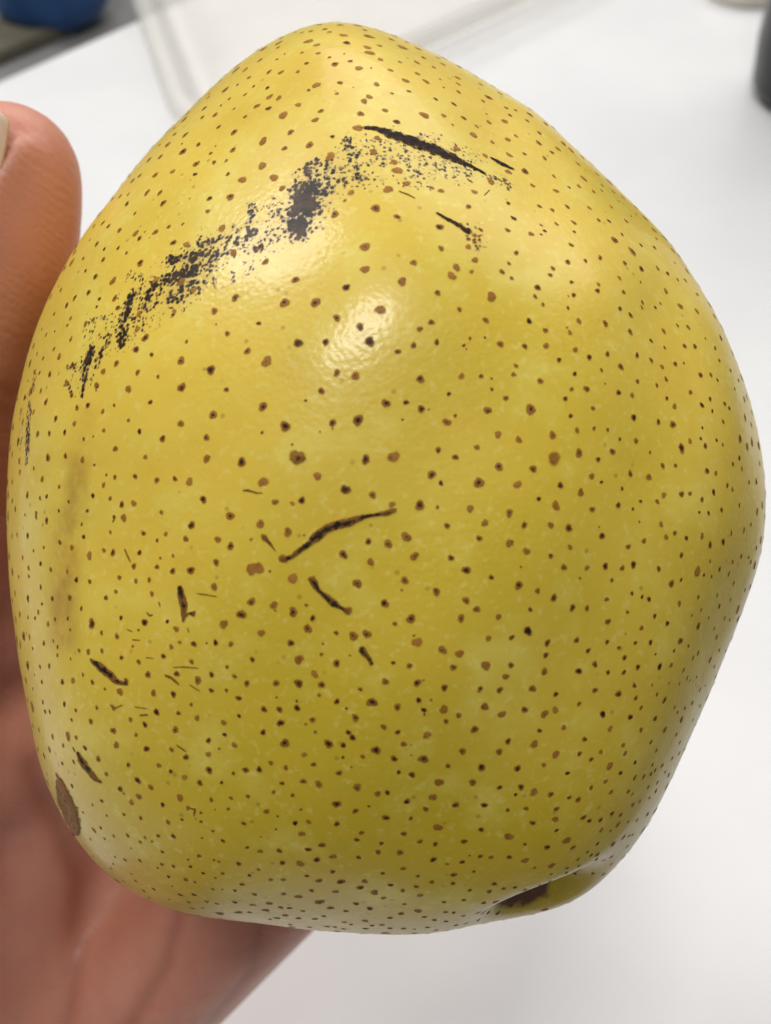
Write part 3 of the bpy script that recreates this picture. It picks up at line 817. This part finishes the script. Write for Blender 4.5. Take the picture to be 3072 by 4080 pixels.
(0, 3): "690,45,40t;893,85,50;780,142,50;803,172,22;900,190,52;978,131,46;853,228,42t;1055,243,40;1107,28,40;1197,66,42t;1295,102,46;1356,20,52;1437,100,30;1513,40,32;1595,22,42;1167,198,56t;1370,212,36;1497,200,28;1607,190,36;1303,296,26;1395,275,14;1480,272,28;1220,265,35t;1303,353,26;1180,340,26;1090,357,36;913,330,32;803,307,32;660,219,34;600,245,24;693,314,24;538,294,28;467,122,38;305,45,28;310,100,45t;653,394,30;610,410,42;586,467,30t;678,464,28;737,447,30;828,443,36;940,457,26t;1026,445,32;1124,447,40;985,483,22;910,485,28t;850,526,18;1380,414,26;1580,365,36;1445,478,34;1310,460,20;1053,549,32;1290,576,38;1603,521,32;746,582,22;810,601,34;907,606,32;734,628,24;1050,630,34;1022,654,26;1125,642,36;1220,600,20;1388,602,22;1420,613,22;1235,645,30;1317,687,32;1443,689,28;1547,627,38;1617,702,30;1093,710,34;1205,729,36;1262,745,26;1397,718,20;1116,772,22;996,790,40;930,801,28;1170,828,40;1258,826,44;1098,858,24;1380,791,28;1442,792,24;1523,800,34;1570,760,40;1223,876,32;1340,873,34;1407,886,30;1522,876,40;1650,825,42;1637,894,42t;1545,942,58;1617,942,42;1313,913,30;880,738,24;850,692,20;800,740,26;720,657,26;605,580,24t;1245,915,40t;1430,980,30;970,847,28",
(1, 3): "15,20,46;187,5,36;162,105,38;300,92,44;400,110,56;108,162,34;231,182,34;533,38,48;650,130,58;782,173,44;845,165,44;918,33,36;1004,50,54;1180,98,70t;1398,98,52;1573,132,38;1140,194,58t;973,222,48;1093,272,48;1287,244,56;1473,246,48;1625,278,34;1455,8,50;516,240,58;637,285,50;726,254,22;62,287,48;134,318,18;285,275,24;835,327,52;997,332,34;247,363,42;334,355,42;517,368,42;290,432,50;123,403,18;25,452,16;678,425,40;645,471,40;952,432,46;1172,390,64t;1453,406,44;1633,450,64t;806,494,36;1055,482,38;1155,499,44;1342,482,48;422,505,46;332,533,46;145,542,44;20,545,40;786,550,50;927,554,50;492,579,48t;388,600,50;658,585,40;280,625,58t;165,620,44;10,664,28;1143,598,48;1232,628,28;1330,615,38;1378,573,20;1447,578,40;1517,584,42;1635,583,42;490,678,46;323,705,36;402,736,48;545,742,58;698,740,48t;668,781,52;762,812,60t;815,688,36;947,657,44;1043,706,34;867,764,42;1033,774,36;945,800,42;1057,831,48t;1133,745,40;1274,697,48;1270,754,36;1406,677,30;1380,797,38;1537,757,44;1505,806,48;1598,787,36;170,729,40t;90,729,38t;354,800,36;510,807,42t;172,822,46t;270,840,50t;405,875,80;476,913,50;820,848,38t;641,886,46;957,888,30;732,917,50;576,933,40;80,884,52t;153,910,42;211,914,40;57,928,56t;1045,932,58t;1212,875,38;1340,862,36;1470,880,42;1547,875,42;1650,895,40;1222,940,32;1275,944,36;935,950,44;1085,971,42;862,977,42;1338,965,32;1435,945,48;1500,943,38;1560,948,40;700,997,52t;298,933,34t;432,967,42t;375,985,40;270,980,50;183,962,50t;130,980,50t;85,987,36t;1150,992,38;1225,1001,36;1435,993,36;565,1006,40;810,1023,42;747,1028,36;610,1021,30;455,1034,38;505,1038,36;340,1039,40;562,1050,40;705,1048,46;862,1045,42;950,1047,40;1020,1051,28;1105,1040,40;1160,1057,38;1290,1026,42;1355,1013,36;1380,1037,44;1270,1066,32;215,1020,36",
(2, 3): "45,130,46;22,15,44;345,40,34;500,132,38;593,93,38t;615,5,36;690,38,38;782,68,42;840,62,44;128,163,54t;237,177,48;358,197,36;416,210,46;628,162,38;740,157,40;767,175,30;870,130,32;930,100,40;920,155,40;10,178,30;78,268,40;120,361,46;275,271,46;267,338,48t;275,410,36;448,327,46;488,347,36;560,342,40;635,300,40;770,243,42;690,310,36;815,222,30;878,200,26;565,408,46t;673,373,46;738,355,30;797,345,34;340,475,66t;214,520,50;70,500,26;382,520,42;540,497,32;642,500,58;710,455,46;745,447,30;768,440,30;72,605,60t;133,652,30;243,638,54;240,692,26;540,567,42;500,570,34;475,550,28;535,600,44;580,605,36;630,583,42;735,515,34;343,655,28;340,685,30;395,690,32;70,797,42;120,805,32;232,740,24;167,765,24;5,780,36;510,690,34;580,695,38;630,630,32;415,597,30;625,412,24;887,45,40;915,20,34;980,32,30;60,885,40;420,640,28",
}
spots = []            # (point, normal, radius in metres, tan?, shown size)
for (tx, ty), txt in SP.items():
    fn = tile(tx, ty)
    for e in txt.split(';'):
        p = e.split(',')
        is_t = p[2].endswith('t')
        d = float(p[2].rstrip('t'))
        x, y = fn([(float(p[0]), float(p[1]))])[0]
        h = hit(x, y)
        if h is None:
            continue
        loc, nor = h
        dep = wc(loc[None])[0][2]
        r = d / TS / FOC * dep * 0.5 * 1.18
        view = C0 - loc
        fac = max(0.15, nor @ view / np.linalg.norm(view))
        if ty == 0 and float(p[1]) < 620:
            r *= 0.78
        r = min(r, 0.0016) * rng.uniform(0.9, 1.08)
        spots.append((loc, nor, r, is_t, r / dep * fac ** 0.5))
# the turned-away skin carries them too
have = np.array([s[0] for s in spots])
cand = rng.permutation(np.arange(NA * 20, len(Vw) - NA * 3))
wcv = wc(Vw)
norm_buf = np.empty(len(me.vertices) * 3, np.float32)
me.vertex_normals.foreach_get('vector', norm_buf)
vnorm = norm_buf.reshape(-1, 3).astype(float)
added = []
pts_all = have.copy()
for c in cand[:9000]:
    p = Vw[c]
    nn = vnorm[c]
    vv = C0 - p
    facing = nn @ vv / np.linalg.norm(vv)
    if facing > 0.42:
        continue
    gap = 0.0021
    if len(pts_all) and np.min(np.sum((pts_all - p) ** 2, 1)) < gap ** 2:
        continue
    pts_all = np.vstack([pts_all, p])
    spots.append((p, nn, float(rng.uniform(0.00036, 0.0007)), rng.random() < 0.3, 0.0 if facing < 0 else 0.001 * max(facing, 0.02)))
    added.append(c)
print('spots', len(spots), 'added', len(added))


def spot_shape(kind, seed):
    r_ = random.Random(seed)
    v = [(0, 0, 0.055)]
    rad = [0.0]
    ns = 12
    sq = r_.uniform(0.82, 1.0)
    ph = [r_.uniform(0, 6.28) for _ in range(3)]
    for ring, (q, z) in enumerate(((0.5, 0.05), (1.0, 0.012))):
        for k in range(ns):
            an = 2 * math.pi * k / ns
            w = 1 + 0.13 * math.sin(2 * an + ph[0]) + 0.09 * math.sin(3 * an + ph[1]) + 0.06 * math.sin(5 * an + ph[2])
            v.append((q * w * math.cos(an), q * w * sq * math.sin(an), z))
            rad.append(q)
    f = []
    for k in range(ns):
        k2 = (k + 1) % ns
        f.append((0, 1 + k, 1 + k2))
        f.append((1 + k, 1 + ns + k, 1 + ns + k2, 1 + k2))
    return np.array(v), f, np.array(rad)


shapes = [spot_shape(0, i) for i in range(14)]
LM = {}
for tn in (False, True):
    for i, (v, f, rad) in enumerate(shapes):
        m_ = bpy.data.meshes.new('lenticel')
        m_.from_pydata(v.tolist(), [], f)
        m_.polygons.foreach_set('use_smooth', [True] * len(m_.polygons))
        m_.attributes.new('rad', 'FLOAT', 'POINT').data.foreach_set('value', rad)
        m_.materials.append(M_TAN if tn else M_DARK)
        LM[(tn, i)] = m_
order = sorted(range(len(spots)), key=lambda i: -spots[i][4])


def frame(nor, spin):
    z = Vector(nor)
    q = z.to_track_quat('Z', 'Y')
    return q @ Matrix.Rotation(spin, 3, 'Z').to_quaternion()


rest = {False: ([], [], []), True: ([], [], [])}
for rank, i in enumerate(order):
    p, nn, r, tn, sz = spots[i]
    q = frame(nn, random.uniform(0, 6.28))
    base = Vector(p) + Vector(nn) * 0.00002
    k = random.randrange(14)
    if rank < 300:
        o = bpy.data.objects.new('lenticel', LM[(tn, k)])
        col.objects.link(o)
        o.parent = pear
        o.matrix_parent_inverse = Matrix.Translation(-Vector(pear.location))
        o.location = base
        o.rotation_mode = 'QUATERNION'
        o.rotation_quaternion = q
        o.scale = (r, r, r)
    else:
        v, f, rad = shapes[k]
        M3 = np.array(q.to_matrix())
        vv = (v * r) @ M3.T + np.array(base)
        R_ = rest[tn]
        off = len(R_[2])
        R_[0].extend(vv.tolist())
        R_[1].extend([tuple(x + off for x in ff) for ff in f])
        R_[2].extend(rad.tolist())
for tn in (False, True):
    vv, ff, rr = rest[tn]
    o = mesh_obj('small_lenticels', np.array(vv), ff, M_TAN if tn else M_DARK, pear, loc=pear_base)
    o.data.attributes.new('rad', 'FLOAT', 'POINT').data.foreach_set('value', rr)
    tag(o, kind='stuff')


# scars: ribbons that lie on the skin ---------------------------------------
def ribbon(name, pts, widths, mat, lift=0.00007):
    pts = np.asarray(pts, float)
    widths = np.asarray(widths, float)
    seg = np.r_[0, np.cumsum(np.hypot(*np.diff(pts, axis=0).T))]
    nstep = max(6, int(seg[-1] / 9))
    s_ = np.linspace(0, seg[-1], nstep)
    X = np.interp(s_, seg, pts[:, 0])
    Y = np.interp(s_, seg, pts[:, 1])
    if nstep > 8:
        ker = np.array([1, 2, 3, 2, 1]) / 9
        X[2:-2] = np.convolve(X, ker, 'valid')
        Y[2:-2] = np.convolve(Y, ker, 'valid')
    Wd = np.interp(s_, seg, widths) / TS * 0.5 * 1.0
    T = np.stack([np.gradient(X), np.gradient(Y)], 1)
    T /= np.linalg.norm(T, axis=1, keepdims=True) + 1e-9
    Nn = np.stack([-T[:, 1], T[:, 0]], 1)
    v, f, rad = [], [], []
    across = (-1, -0.5, 0, 0.5, 1)
    rows = []
    for i in range(nstep):
        row = []
        for a_ in across:
            for shrink in (1.0, 0.75, 0.5, 0.3):
                h = hit(X[i] + Nn[i, 0] * a_ * Wd[i] * shrink, Y[i] + Nn[i, 1] * a_ * Wd[i] * shrink)
                if h is not None:
                    break
            if h is None:
                row = None
                break
            up = lift * (1.0 if abs(a_) < 0.9 else 0.4)
            endf = min(i, nstep - 1 - i) / max(1, nstep * 0.08)
            row.append((h[0] + h[1] * up, max(abs(a_), 1 - min(1, endf))))
        if row:
            rows.append(row)
    for row in rows:
        for p, r in row:
            v.append(p)
            rad.append(r)
    for i in range(len(rows) - 1):
        for k in range(4):
            a0 = i * 5 + k
            f.append((a0, a0 + 1, a0 + 6, a0 + 5))
    if not f:
        return None
    o = mesh_obj(name, np.array(v), f, mat, pear, loc=pear_base)
    o.data.attributes.new('rad', 'FLOAT', 'POINT').data.foreach_set('value', rad)
    return o


T12, T03, T11 = tile(1, 2), tile(0, 3), tile(1, 1)
ribbon('scar', T10([(650, 830), (720, 828), (790, 838), (860, 868), (950, 898), (1060, 938), (1160, 972), (1240, 1010), (1320, 1050), (1400, 1085), (1490, 1132)]),
       [14, 26, 40, 66, 72, 78, 76, 66, 40, 22, 14], M_STREAK)
ribbon('scar', T10([(1510, 1020), (1580, 1060), (1670, 1102)]), [10, 30, 10], M_STREAK)
ribbon('scar', T10([(1160, 1378), (1220, 1415), (1290, 1450), (1340, 1485), (1385, 1505)]), [16, 24, 28, 34, 44], M_STREAK)
ribbon('scar', T12([(150, 300), (225, 280), (270, 240), (330, 200), (380, 150), (450, 95), (520, 70), (590, 55), (640, 35), (700, 15), (760, 5), (840, -6), (910, -30)]),
       [44, 34, 46, 44, 76, 72, 68, 74, 56, 36, 26, 44, 40], M_SCAR)
ribbon('scar', T12([(45, 150), (80, 185), (125, 245)]), [46, 26, 10], M_SCRATCH)
ribbon('scar', T12([(325, 415), (365, 430), (378, 470), (420, 515), (460, 545), (500, 580), (540, 605), (600, 632)]), [14, 60, 50, 32, 54, 60, 28, 46], M_SCAR)
ribbon('scar', T12([(675, 855), (690, 900), (715, 920), (745, 965)]), [36, 60, 36, 34], M_SCAR)
ribbon('scar', T02([(1162, 460), (1180, 540), (1195, 610), (1188, 705)]), [36, 62, 58, 18], M_SCAR)
ribbon('scar', T02([(1195, 668), (1230, 640), (1268, 652)]), [18, 20, 34], M_SCAR)
ribbon('scar', T02([(582, 938), (650, 990), (710, 1040), (760, 1090), (835, 1100)]), [20, 64, 60, 46, 26], M_SCAR)
ribbon('scar', T02([(498, 1535), (530, 1600), (565, 1650), (590, 1680), (620, 1720), (668, 1742)]), [16, 54, 50, 44, 38, 14], M_SCAR)
ribbon('russet_patch', T03([(375, 70), (402, 150), (425, 220), (455, 300), (478, 370), (490, 430), (500, 490)]), [40, 90, 118, 136, 112, 76, 30], M_RUSSET, 0.0001)
for fn, pts, w_ in [(T02, [(805, 220), (825, 265), (850, 320)], 16), (T02, [(1065, 1045), (1110, 1060), (1165, 1110)], 24), (T02, [(1270, 515), (1330, 522), (1410, 535)], 13),
        (T02, [(1120, 995), (1190, 990), (1290, 1000)], 12), (T02, [(1140, 1495), (1215, 1545)], 18), (T02, [(870, 1250), (960, 1262)], 13), (T02, [(905, 1305), (965, 1300)], 24),
        (T02, [(950, 635), (970, 660), (997, 650)], 18), (T02, [(855, 815), (912, 818)], 15), (T02, [(820, 745), (862, 765)], 13), (T02, [(1215, 735), (1225, 770)], 15),
        (T02, [(1225, 1105), (1300, 1150)], 15), (T02, [(710, 1230), (740, 1262), (800, 1235)], 14), (T03, [(1215, 262), (1265, 275), (1255, 325)], 18),
        (T01, [(1570, 1515), (1610, 1512), (1680, 1535)], 20), (T02, [(1030, 570), (1040, 605)], 16), (T02, [(470, 1508), (490, 1545)], 16),
        (T02, [(945, 930), (1000, 935)], 13), (T10, [(915, 1238), (980, 1262), (1030, 1288)], 14), (T10, [(1360, 1160), (1400, 1185)], 18),
        (T10, [(1470, 1270), (1510, 1230)], 16), (T02, [(730, 55), (750, 15)], 18), (T11, [(0, 1528), (40, 1530)], 14)]:
    ribbon('scratch', fn(pts), [w_ * 0.7] + [w_] * (len(pts) - 2) + [w_ * 0.6], M_SCRATCH, 0.00004)

# dried calyx stub in the basin
loc, nor, _, _ = bv.ray_cast(Vector(cw((PC + cd * 0.12)[None])[0]), Vector(-(cw((PC + cd)[None])[0] - cw(PC[None])[0])))
if loc is not None:
    cv, cf = [], []
    q = Vector(nor).to_track_quat('Z', 'Y')
    for k in range(5):
        an = 2 * math.pi * k / 5
        e = np.array([math.cos(an), math.sin(an), 0])
        pth = [(0.0004, -0.0004, 0.0011), (0.0016, 0.0009, 0.0010), (0.0026, 0.0011, 0.0006), (0.0033, 0.0005, 0.0001)]
        t_ = np.array([-e[1], e[0], 0])
        b0 = len(cv)
        for r0, z0, w0 in pth:
            for sg in (-1, 1):
                for dz in (0.0002, -0.0002):
                    cv.append(np.array(q @ Vector(e * r0 + t_ * sg * w0 + np.array([0, 0, z0 + dz]))) + np.array(loc))
        for i in range(3):
            a0 = b0 + i * 4
            for (x, y) in ((0, 2), (2, 3), (3, 1), (1, 0)):
                cf.append((a0 + x, a0 + y, a0 + 4 + y, a0 + 4 + x))
    mesh_obj('calyx', np.array(cv), cf, plain('dry_calyx', (0.06, 0.03, 0.018), 0.8, 0.3, 900), pear, loc=pear_base)

# ------------------------------------------------------------------ the hand
CM = 0.01
J = dict(
    wrist=(-6.9, -11.2, 20.6), fore=(-9.6, -17.0, 16.4), elbow=(-14.0, -28.0, 5.0),
    c1=(-7.6, -9.3, 20.2), c2=(-6.6, -10.0, 20.4), c3=(-6.2, -10.2, 20.3), c4=(-6.0, -10.5, 20.0),
    m1=(-3.2, -0.5, 19.3), m2=(-1.3, -1.7, 19.5), m3=(-0.1, -2.8, 19.3), m4=(0.5, -4.2, 18.7))
CAPS = [  # joint a, joint b, radius a, radius b (cm)
    ('elbow', 'fore', 3.9, 3.3), ('fore', 'wrist', 3.1, 2.3), ('wrist', 'c2', 2.1, 1.6),
    ('c1', 'm1', 1.35, 1.05), ('c2', 'm2', 1.45, 1.05), ('c3', 'm3', 1.45, 1.0), ('c4', 'm4', 1.45, 1.0)]
caps = [(np.array(J[a_]), np.array(J[b_]), ra, rb) for a_, b_, ra, rb in CAPS]
V3 = lambda *p: np.array(p, float)
caps += [(V3(-7.5, -9.5, 19.6), V3(-8.0, -5.6, 17.6), 1.45, 1.65), (V3(-8.0, -5.6, 17.6), V3(-7.7, -2.2, 15.6), 1.65, 1.35),      # thenar mass
         (V3(-6.6, -8.2, 19.4), V3(-6.0, -4.2, 18.4), 1.3, 1.25),
         (V3(-5.8, -10.0, 19.5), V3(-2.85, -7.0, 18.4), 1.35, 1.25), (V3(-2.85, -7.0, 18.4), V3(-0.2, -4.8, 17.9), 1.2, 1.1)]          # little-finger side of the palm
thumb = [(V3(-7.7, -2.2, 15.6), V3(-6.1, 1.7, 14.4), 1.35, 1.14), (V3(-6.1, 1.7, 14.4), V3(-5.26, 3.5, 14.05), 1.14, 1.18),
         (V3(-5.26, 3.5, 14.05), V3(-4.95, 4.42, 13.9), 1.18, 0.99)]
caps += thumb
caps += [(V3(-7.3, -1.6, 16.6), V3(-4.4, -1.3, 18.8), 1.25, 1.2), (V3(-6.7, 0.2, 15.3), V3(-4.2, -0.6, 18.9), 1.15, 1.05), (V3(-6.3, 1.3, 15.0), V3(-3.9, 0.3, 18.9), 1.1, 1.0), (V3(-7.5, -4.2, 17.2), V3(-5.0, -3.6, 18.8), 1.4, 1.25)]      # web between thumb and palm
fing = [[V3(*J['m1']), V3(-1.9, 3.5, 19.0), V3(-1.0, 5.0, 17.7), V3(-0.7, 4.8, 16.5)], [V3(*J['m2']), V3(1.0, 2.5, 19.3), V3(1.8, 4.5, 17.5), V3(1.9, 4.3, 15.9)],
        [V3(*J['m3']), V3(3.2, 0.3, 19.1), V3(4.0, 2.1, 17.4), V3(3.9, 2.2, 15.8)], [V3(*J['m4']), V3(3.7, -2.6, 18.3), V3(4.5, -1.4, 17.1), V3(4.5, -1.2, 15.9)]]
for i, ch in enumerate(fing):
    rs = [(1.0, 0.92, 0.82, 0.68), (1.0, 0.94, 0.84, 0.70), (0.96, 0.88, 0.78, 0.66), (0.85, 0.76, 0.68, 0.58)][i]
    for k in range(3):
        caps.append((ch[k], ch[k + 1], rs[k], rs[k + 1]))


bm = bmesh.new()
for a_, b_, ra, rb in caps:
    L = np.linalg.norm(b_ - a_)
    nst = max(2, int(L / 0.6))
    for i in range(nst + 1):
        u = i / nst
        c = a_ + (b_ - a_) * u
        bmesh.ops.create_icosphere(bm, subdivisions=3, radius=(ra + (rb - ra) * u) + 0.04, matrix=Matrix.Translation(Vector(c)))
hm = bpy.data.meshes.new('hand_raw')
bm.to_mesh(hm)
bm.free()
ho = bpy.data.objects.new('hand_raw', hm)
col.objects.link(ho)
rm = ho.modifiers.new('r', 'REMESH')
rm.mode = 'VOXEL'
rm.voxel_size = 0.11
dg = bpy.context.evaluated_depsgraph_get()
dg.update()
ev = ho.evaluated_get(dg).to_mesh()
HV = np.empty(len(ev.vertices) * 3, np.float32)
ev.vertices.foreach_get('co', HV)
HV = HV.reshape(-1, 3).astype(float)
HF = [tuple(p.vertices) for p in ev.polygons]
ho.evaluated_get(dg).to_mesh_clear()
bpy.data.objects.remove(ho)
bpy.data.meshes.remove(hm)

def voxel_clean(V_, F_, size):
    m2 = bpy.data.meshes.new('hand_raw')
    m2.from_pydata(V_.tolist(), [], F_)
    o2 = bpy.data.objects.new('hand_raw', m2)
    col.objects.link(o2)
    r2 = o2.modifiers.new('r', 'REMESH')
    r2.mode = 'VOXEL'
    r2.voxel_size = size
    d2 = bpy.context.evaluated_depsgraph_get()
    d2.update()
    e2 = o2.evaluated_get(d2).to_mesh()
    b2 = np.empty(len(e2.vertices) * 3, np.float32)
    e2.vertices.foreach_get('co', b2)
    f2 = [tuple(p.vertices) for p in e2.polygons]
    o2.evaluated_get(d2).to_mesh_clear()
    bpy.data.objects.remove(o2)
    bpy.data.meshes.remove(m2)
    return b2.reshape(-1, 3).astype(float), f2


def relax(V_, F_, n_):
    e_ = np.array([(f_[i], f_[(i + 1) % len(f_)]) for f_ in F_ for i in range(len(f_))])
    cnt = np.maximum(np.bincount(e_[:, 0], minlength=len(V_)), 1)[:, None]
    for _ in range(n_):
        acc = np.stack([np.bincount(e_[:, 0], V_[e_[:, 1], k], minlength=len(V_)) for k in range(3)], 1)
        V_ = V_ * 0.5 + 0.5 * acc / cnt
    return V_


HV = relax(HV, HF, 34)
HV, HF = voxel_clean(HV, HF, 0.11)
HV = relax(HV, HF, 10)
q4 = np.array([f_ if len(f_) == 4 else f_ + (f_[-1],) for f_ in HF])
fn_ = np.cross(HV[q4[:, 2]] - HV[q4[:, 0]], HV[q4[:, 3]] - HV[q4[:, 1]])
HN = np.stack([sum(np.bincount(q4[:, c_], fn_[:, k], minlength=len(HV)) for c_ in range(4)) for k in range(3)], 1)
HN /= np.linalg.norm(HN, axis=1, keepdims=True) + 1e-12
# palm and thumb creases, pressed in
cre_lines = [([V3(-5.6, -4.0, 16.0), V3(-5.2, -6.4, 16.2), V3(-5.5, -8.8, 16.4)], 0.16, 0.10), ([V3(-3.2, -5.2, 16.7), V3(-3.6, -7.4, 16.5), V3(-4.6, -9.2, 16.3)], 0.14, 0.08),
             ([V3(-1.9, -6.2, 16.7), V3(-2.2, -7.6, 16.6), V3(-3.2, -9.0, 16.3)], 0.10, 0.05), ([V3(-0.8, -6.8, 16.6), V3(-1.3, -8.0, 16.4)], 0.09, 0.05),
             ([V3(-7.2, -9.4, 16.6), V3(-5.5, -10.2, 16.2), V3(-3.9, -10.7, 16.5)], 0.10, 0.06),
             ([V3(-5.2, 1.75, 13.5), V3(-4.9, 1.55, 14.2)], 0.08, 0.04), ([V3(-5.2, 1.45, 13.5), V3(-4.9, 1.25, 14.2)], 0.08, 0.03)]
crease = np.zeros(len(HV))
for pts, w_, dp in cre_lines:
    dmin = np.full(len(HV), 1e9)
    for a_, b_ in zip(pts[:-1], pts[1:]):
        ab = (b_ - a_)[:2]
        u = np.clip(((HV[:, :2] - a_[:2]) @ ab) / (ab @ ab), 0, 1)
        dmin = np.minimum(dmin, np.hypot(*(HV[:, :2] - a_[:2] - u[:, None] * ab).T))
    g_ = np.exp(-(dmin / w_) ** 2) * (HN[:, 2] < 0.1)
    crease = np.maximum(crease, g_)
    HV = HV - HN * (g_ * dp)[:, None]
HV = relax(HV, HF, 4)
# the pear presses the flesh flat where they touch
HVc = HV * CM
hw = cw(HVc)
pcw = cw(PC[None])[0]
for i in range(len(hw)):
    p = Vector(hw[i])
    if (p - Vector(pcw)).length > 0.062:
        continue
    loc, nor, idx, dist = bv.find_nearest(p)
    out = (loc - Vector(pcw)).normalized()
    if (p - loc).dot(out) < 0.0003:
        hw[i] = np.array(loc + out * 0.0003)
# thumb nail frame (cm, camera frame)
ta, tbp = V3(-5.5, 3.1, 14.1), V3(-5.02, 4.42, 13.9)
tx_ = (tbp - ta) / np.linalg.norm(tbp - ta)
face = V3(-0.38, 0.02, -1.0)
face -= tx_ * (face @ tx_)
face /= np.linalg.norm(face)
side = np.cross(tx_, face)
if side[0] < 0:
    side = -side
hc = wc(hw) / CM
relp = hc - ta
lx, ly, lz = relp @ tx_, relp @ side, relp @ face
# flesh fold round the nail
NL0, NL1, NW = 0.40, 2.10, 0.66
inside = (lz > 0)
du_ = np.maximum(np.maximum(NL0 - lx, lx - NL1), np.abs(ly) - NW)
fold = np.exp(-((du_ - 0.07) / 0.09) ** 2) * inside * (lx < NL1 - 0.15)
sink = np.clip(-du_ / 0.12, 0, 1) * inside
hc = hc + face * (fold * 0.075 - sink * 0.05)[:, None]
hw = cw(hc * CM)
wr = cw(V3(*J['wrist'])[None] * CM)[0]
HF = [f_[::-1] for f_ in HF]                                 # the camera frame is left-handed
hand = mesh_obj('hand', hw, HF, M_HAND, loc=wr)
hand.data.attributes.new('crease', 'FLOAT', 'POINT').data.foreach_set('value', crease.astype(np.float32))
tag(hand, 'bare left hand holding the yellow pear from behind, thumb along its side', 'hand')
hb = BVHTree.FromPolygons([tuple(p) for p in hw.tolist()], HF)
# nail plate
nv, nf = [], []
NU, NVV = 22, 17
for layer in (0, 1):
    for i in range(NU):
        u = i / (NU - 1)
        for k in range(NVV):
            w = -1 + 2 * k / (NVV - 1)
            x = NL0 + (NL1 - NL0) * u
            x += 0.10 * (1 - w * w) * (1 if u > 0.5 else 0) * (u - 0.5) * 2 - 0.16 * (1 - w * w) * max(0, 0.4 - u) - 0.18 * abs(w) ** 3 * max(0, u - 0.6)
            halfw = NW * (0.86 + 0.14 * math.sin(u * math.pi))
            y = w * halfw
            rad_ = 1.04 - 0.05 * max(0, u - 0.6)
            z = math.sqrt(max(0.02, rad_ ** 2 - (y * 1.02) ** 2)) - 0.04 * u - 0.10 * max(0, u - 0.75) - (0.045 if layer else 0)
            p = ta + tx_ * x + side * y + face * z
            nv.append(cw((p * CM)[None])[0])
off = NU * NVV
for i in range(NU - 1):
    for k in range(NVV - 1):
        a0 = i * NVV + k
        nf.append((a0, a0 + 1, a0 + NVV + 1, a0 + NVV))
        nf.append((off + a0, off + a0 + NVV, off + a0 + NVV + 1, off + a0 + 1))
rim = [k for k in range(NVV)] + [i * NVV + NVV - 1 for i in range(1, NU)] + [(NU - 1) * NVV + k for k in range(NVV - 2, -1, -1)] + [i * NVV for i in range(NU - 2, 0, -1)]
for a0, b0 in zip(rim, rim[1:] + rim[:1]):
    nf.append((b0, a0, off + a0, off + b0))


def nail_mat():
    t = NT('thumb_nail')
    P = t.pos()
    at_ = t.attr('free')
    c = t.mix(t.step(at_, 0.78, 0.90), (0.66, 0.36, 0.30), (0.78, 0.60, 0.48))
    t.set(Base_Color=t.mix(t.math('MULTIPLY', t.noise(P, 500, 2), 0.3), c, (0.7, 0.5, 0.42)), Roughness=0.28)
    t.b.inputs['Subsurface Weight'].default_value = 0.2
    t.b.inputs['Subsurface Scale'].default_value = 0.002
    return t.m


nail = mesh_obj('thumb_nail', np.array(nv), nf, nail_mat(), hand, loc=wr)
bm = bmesh.new()
bm.from_mesh(nail.data)
bmesh.ops.recalc_face_normals(bm, faces=bm.faces)
bm.to_mesh(nail.data)
bm.free()
fr_ = []
for layer in (0, 1):
    for i in range(NU):
        for k in range(NVV):
            w = -1 + 2 * k / (NVV - 1)
            fr_.append(max(i / (NU - 1), 0.97 * min(1, abs(w) + 0.02) ** 6))
nail.data.attributes.new('free', 'FLOAT', 'POINT').data.foreach_set('value', fr_)
print('hand verts', len(hw))
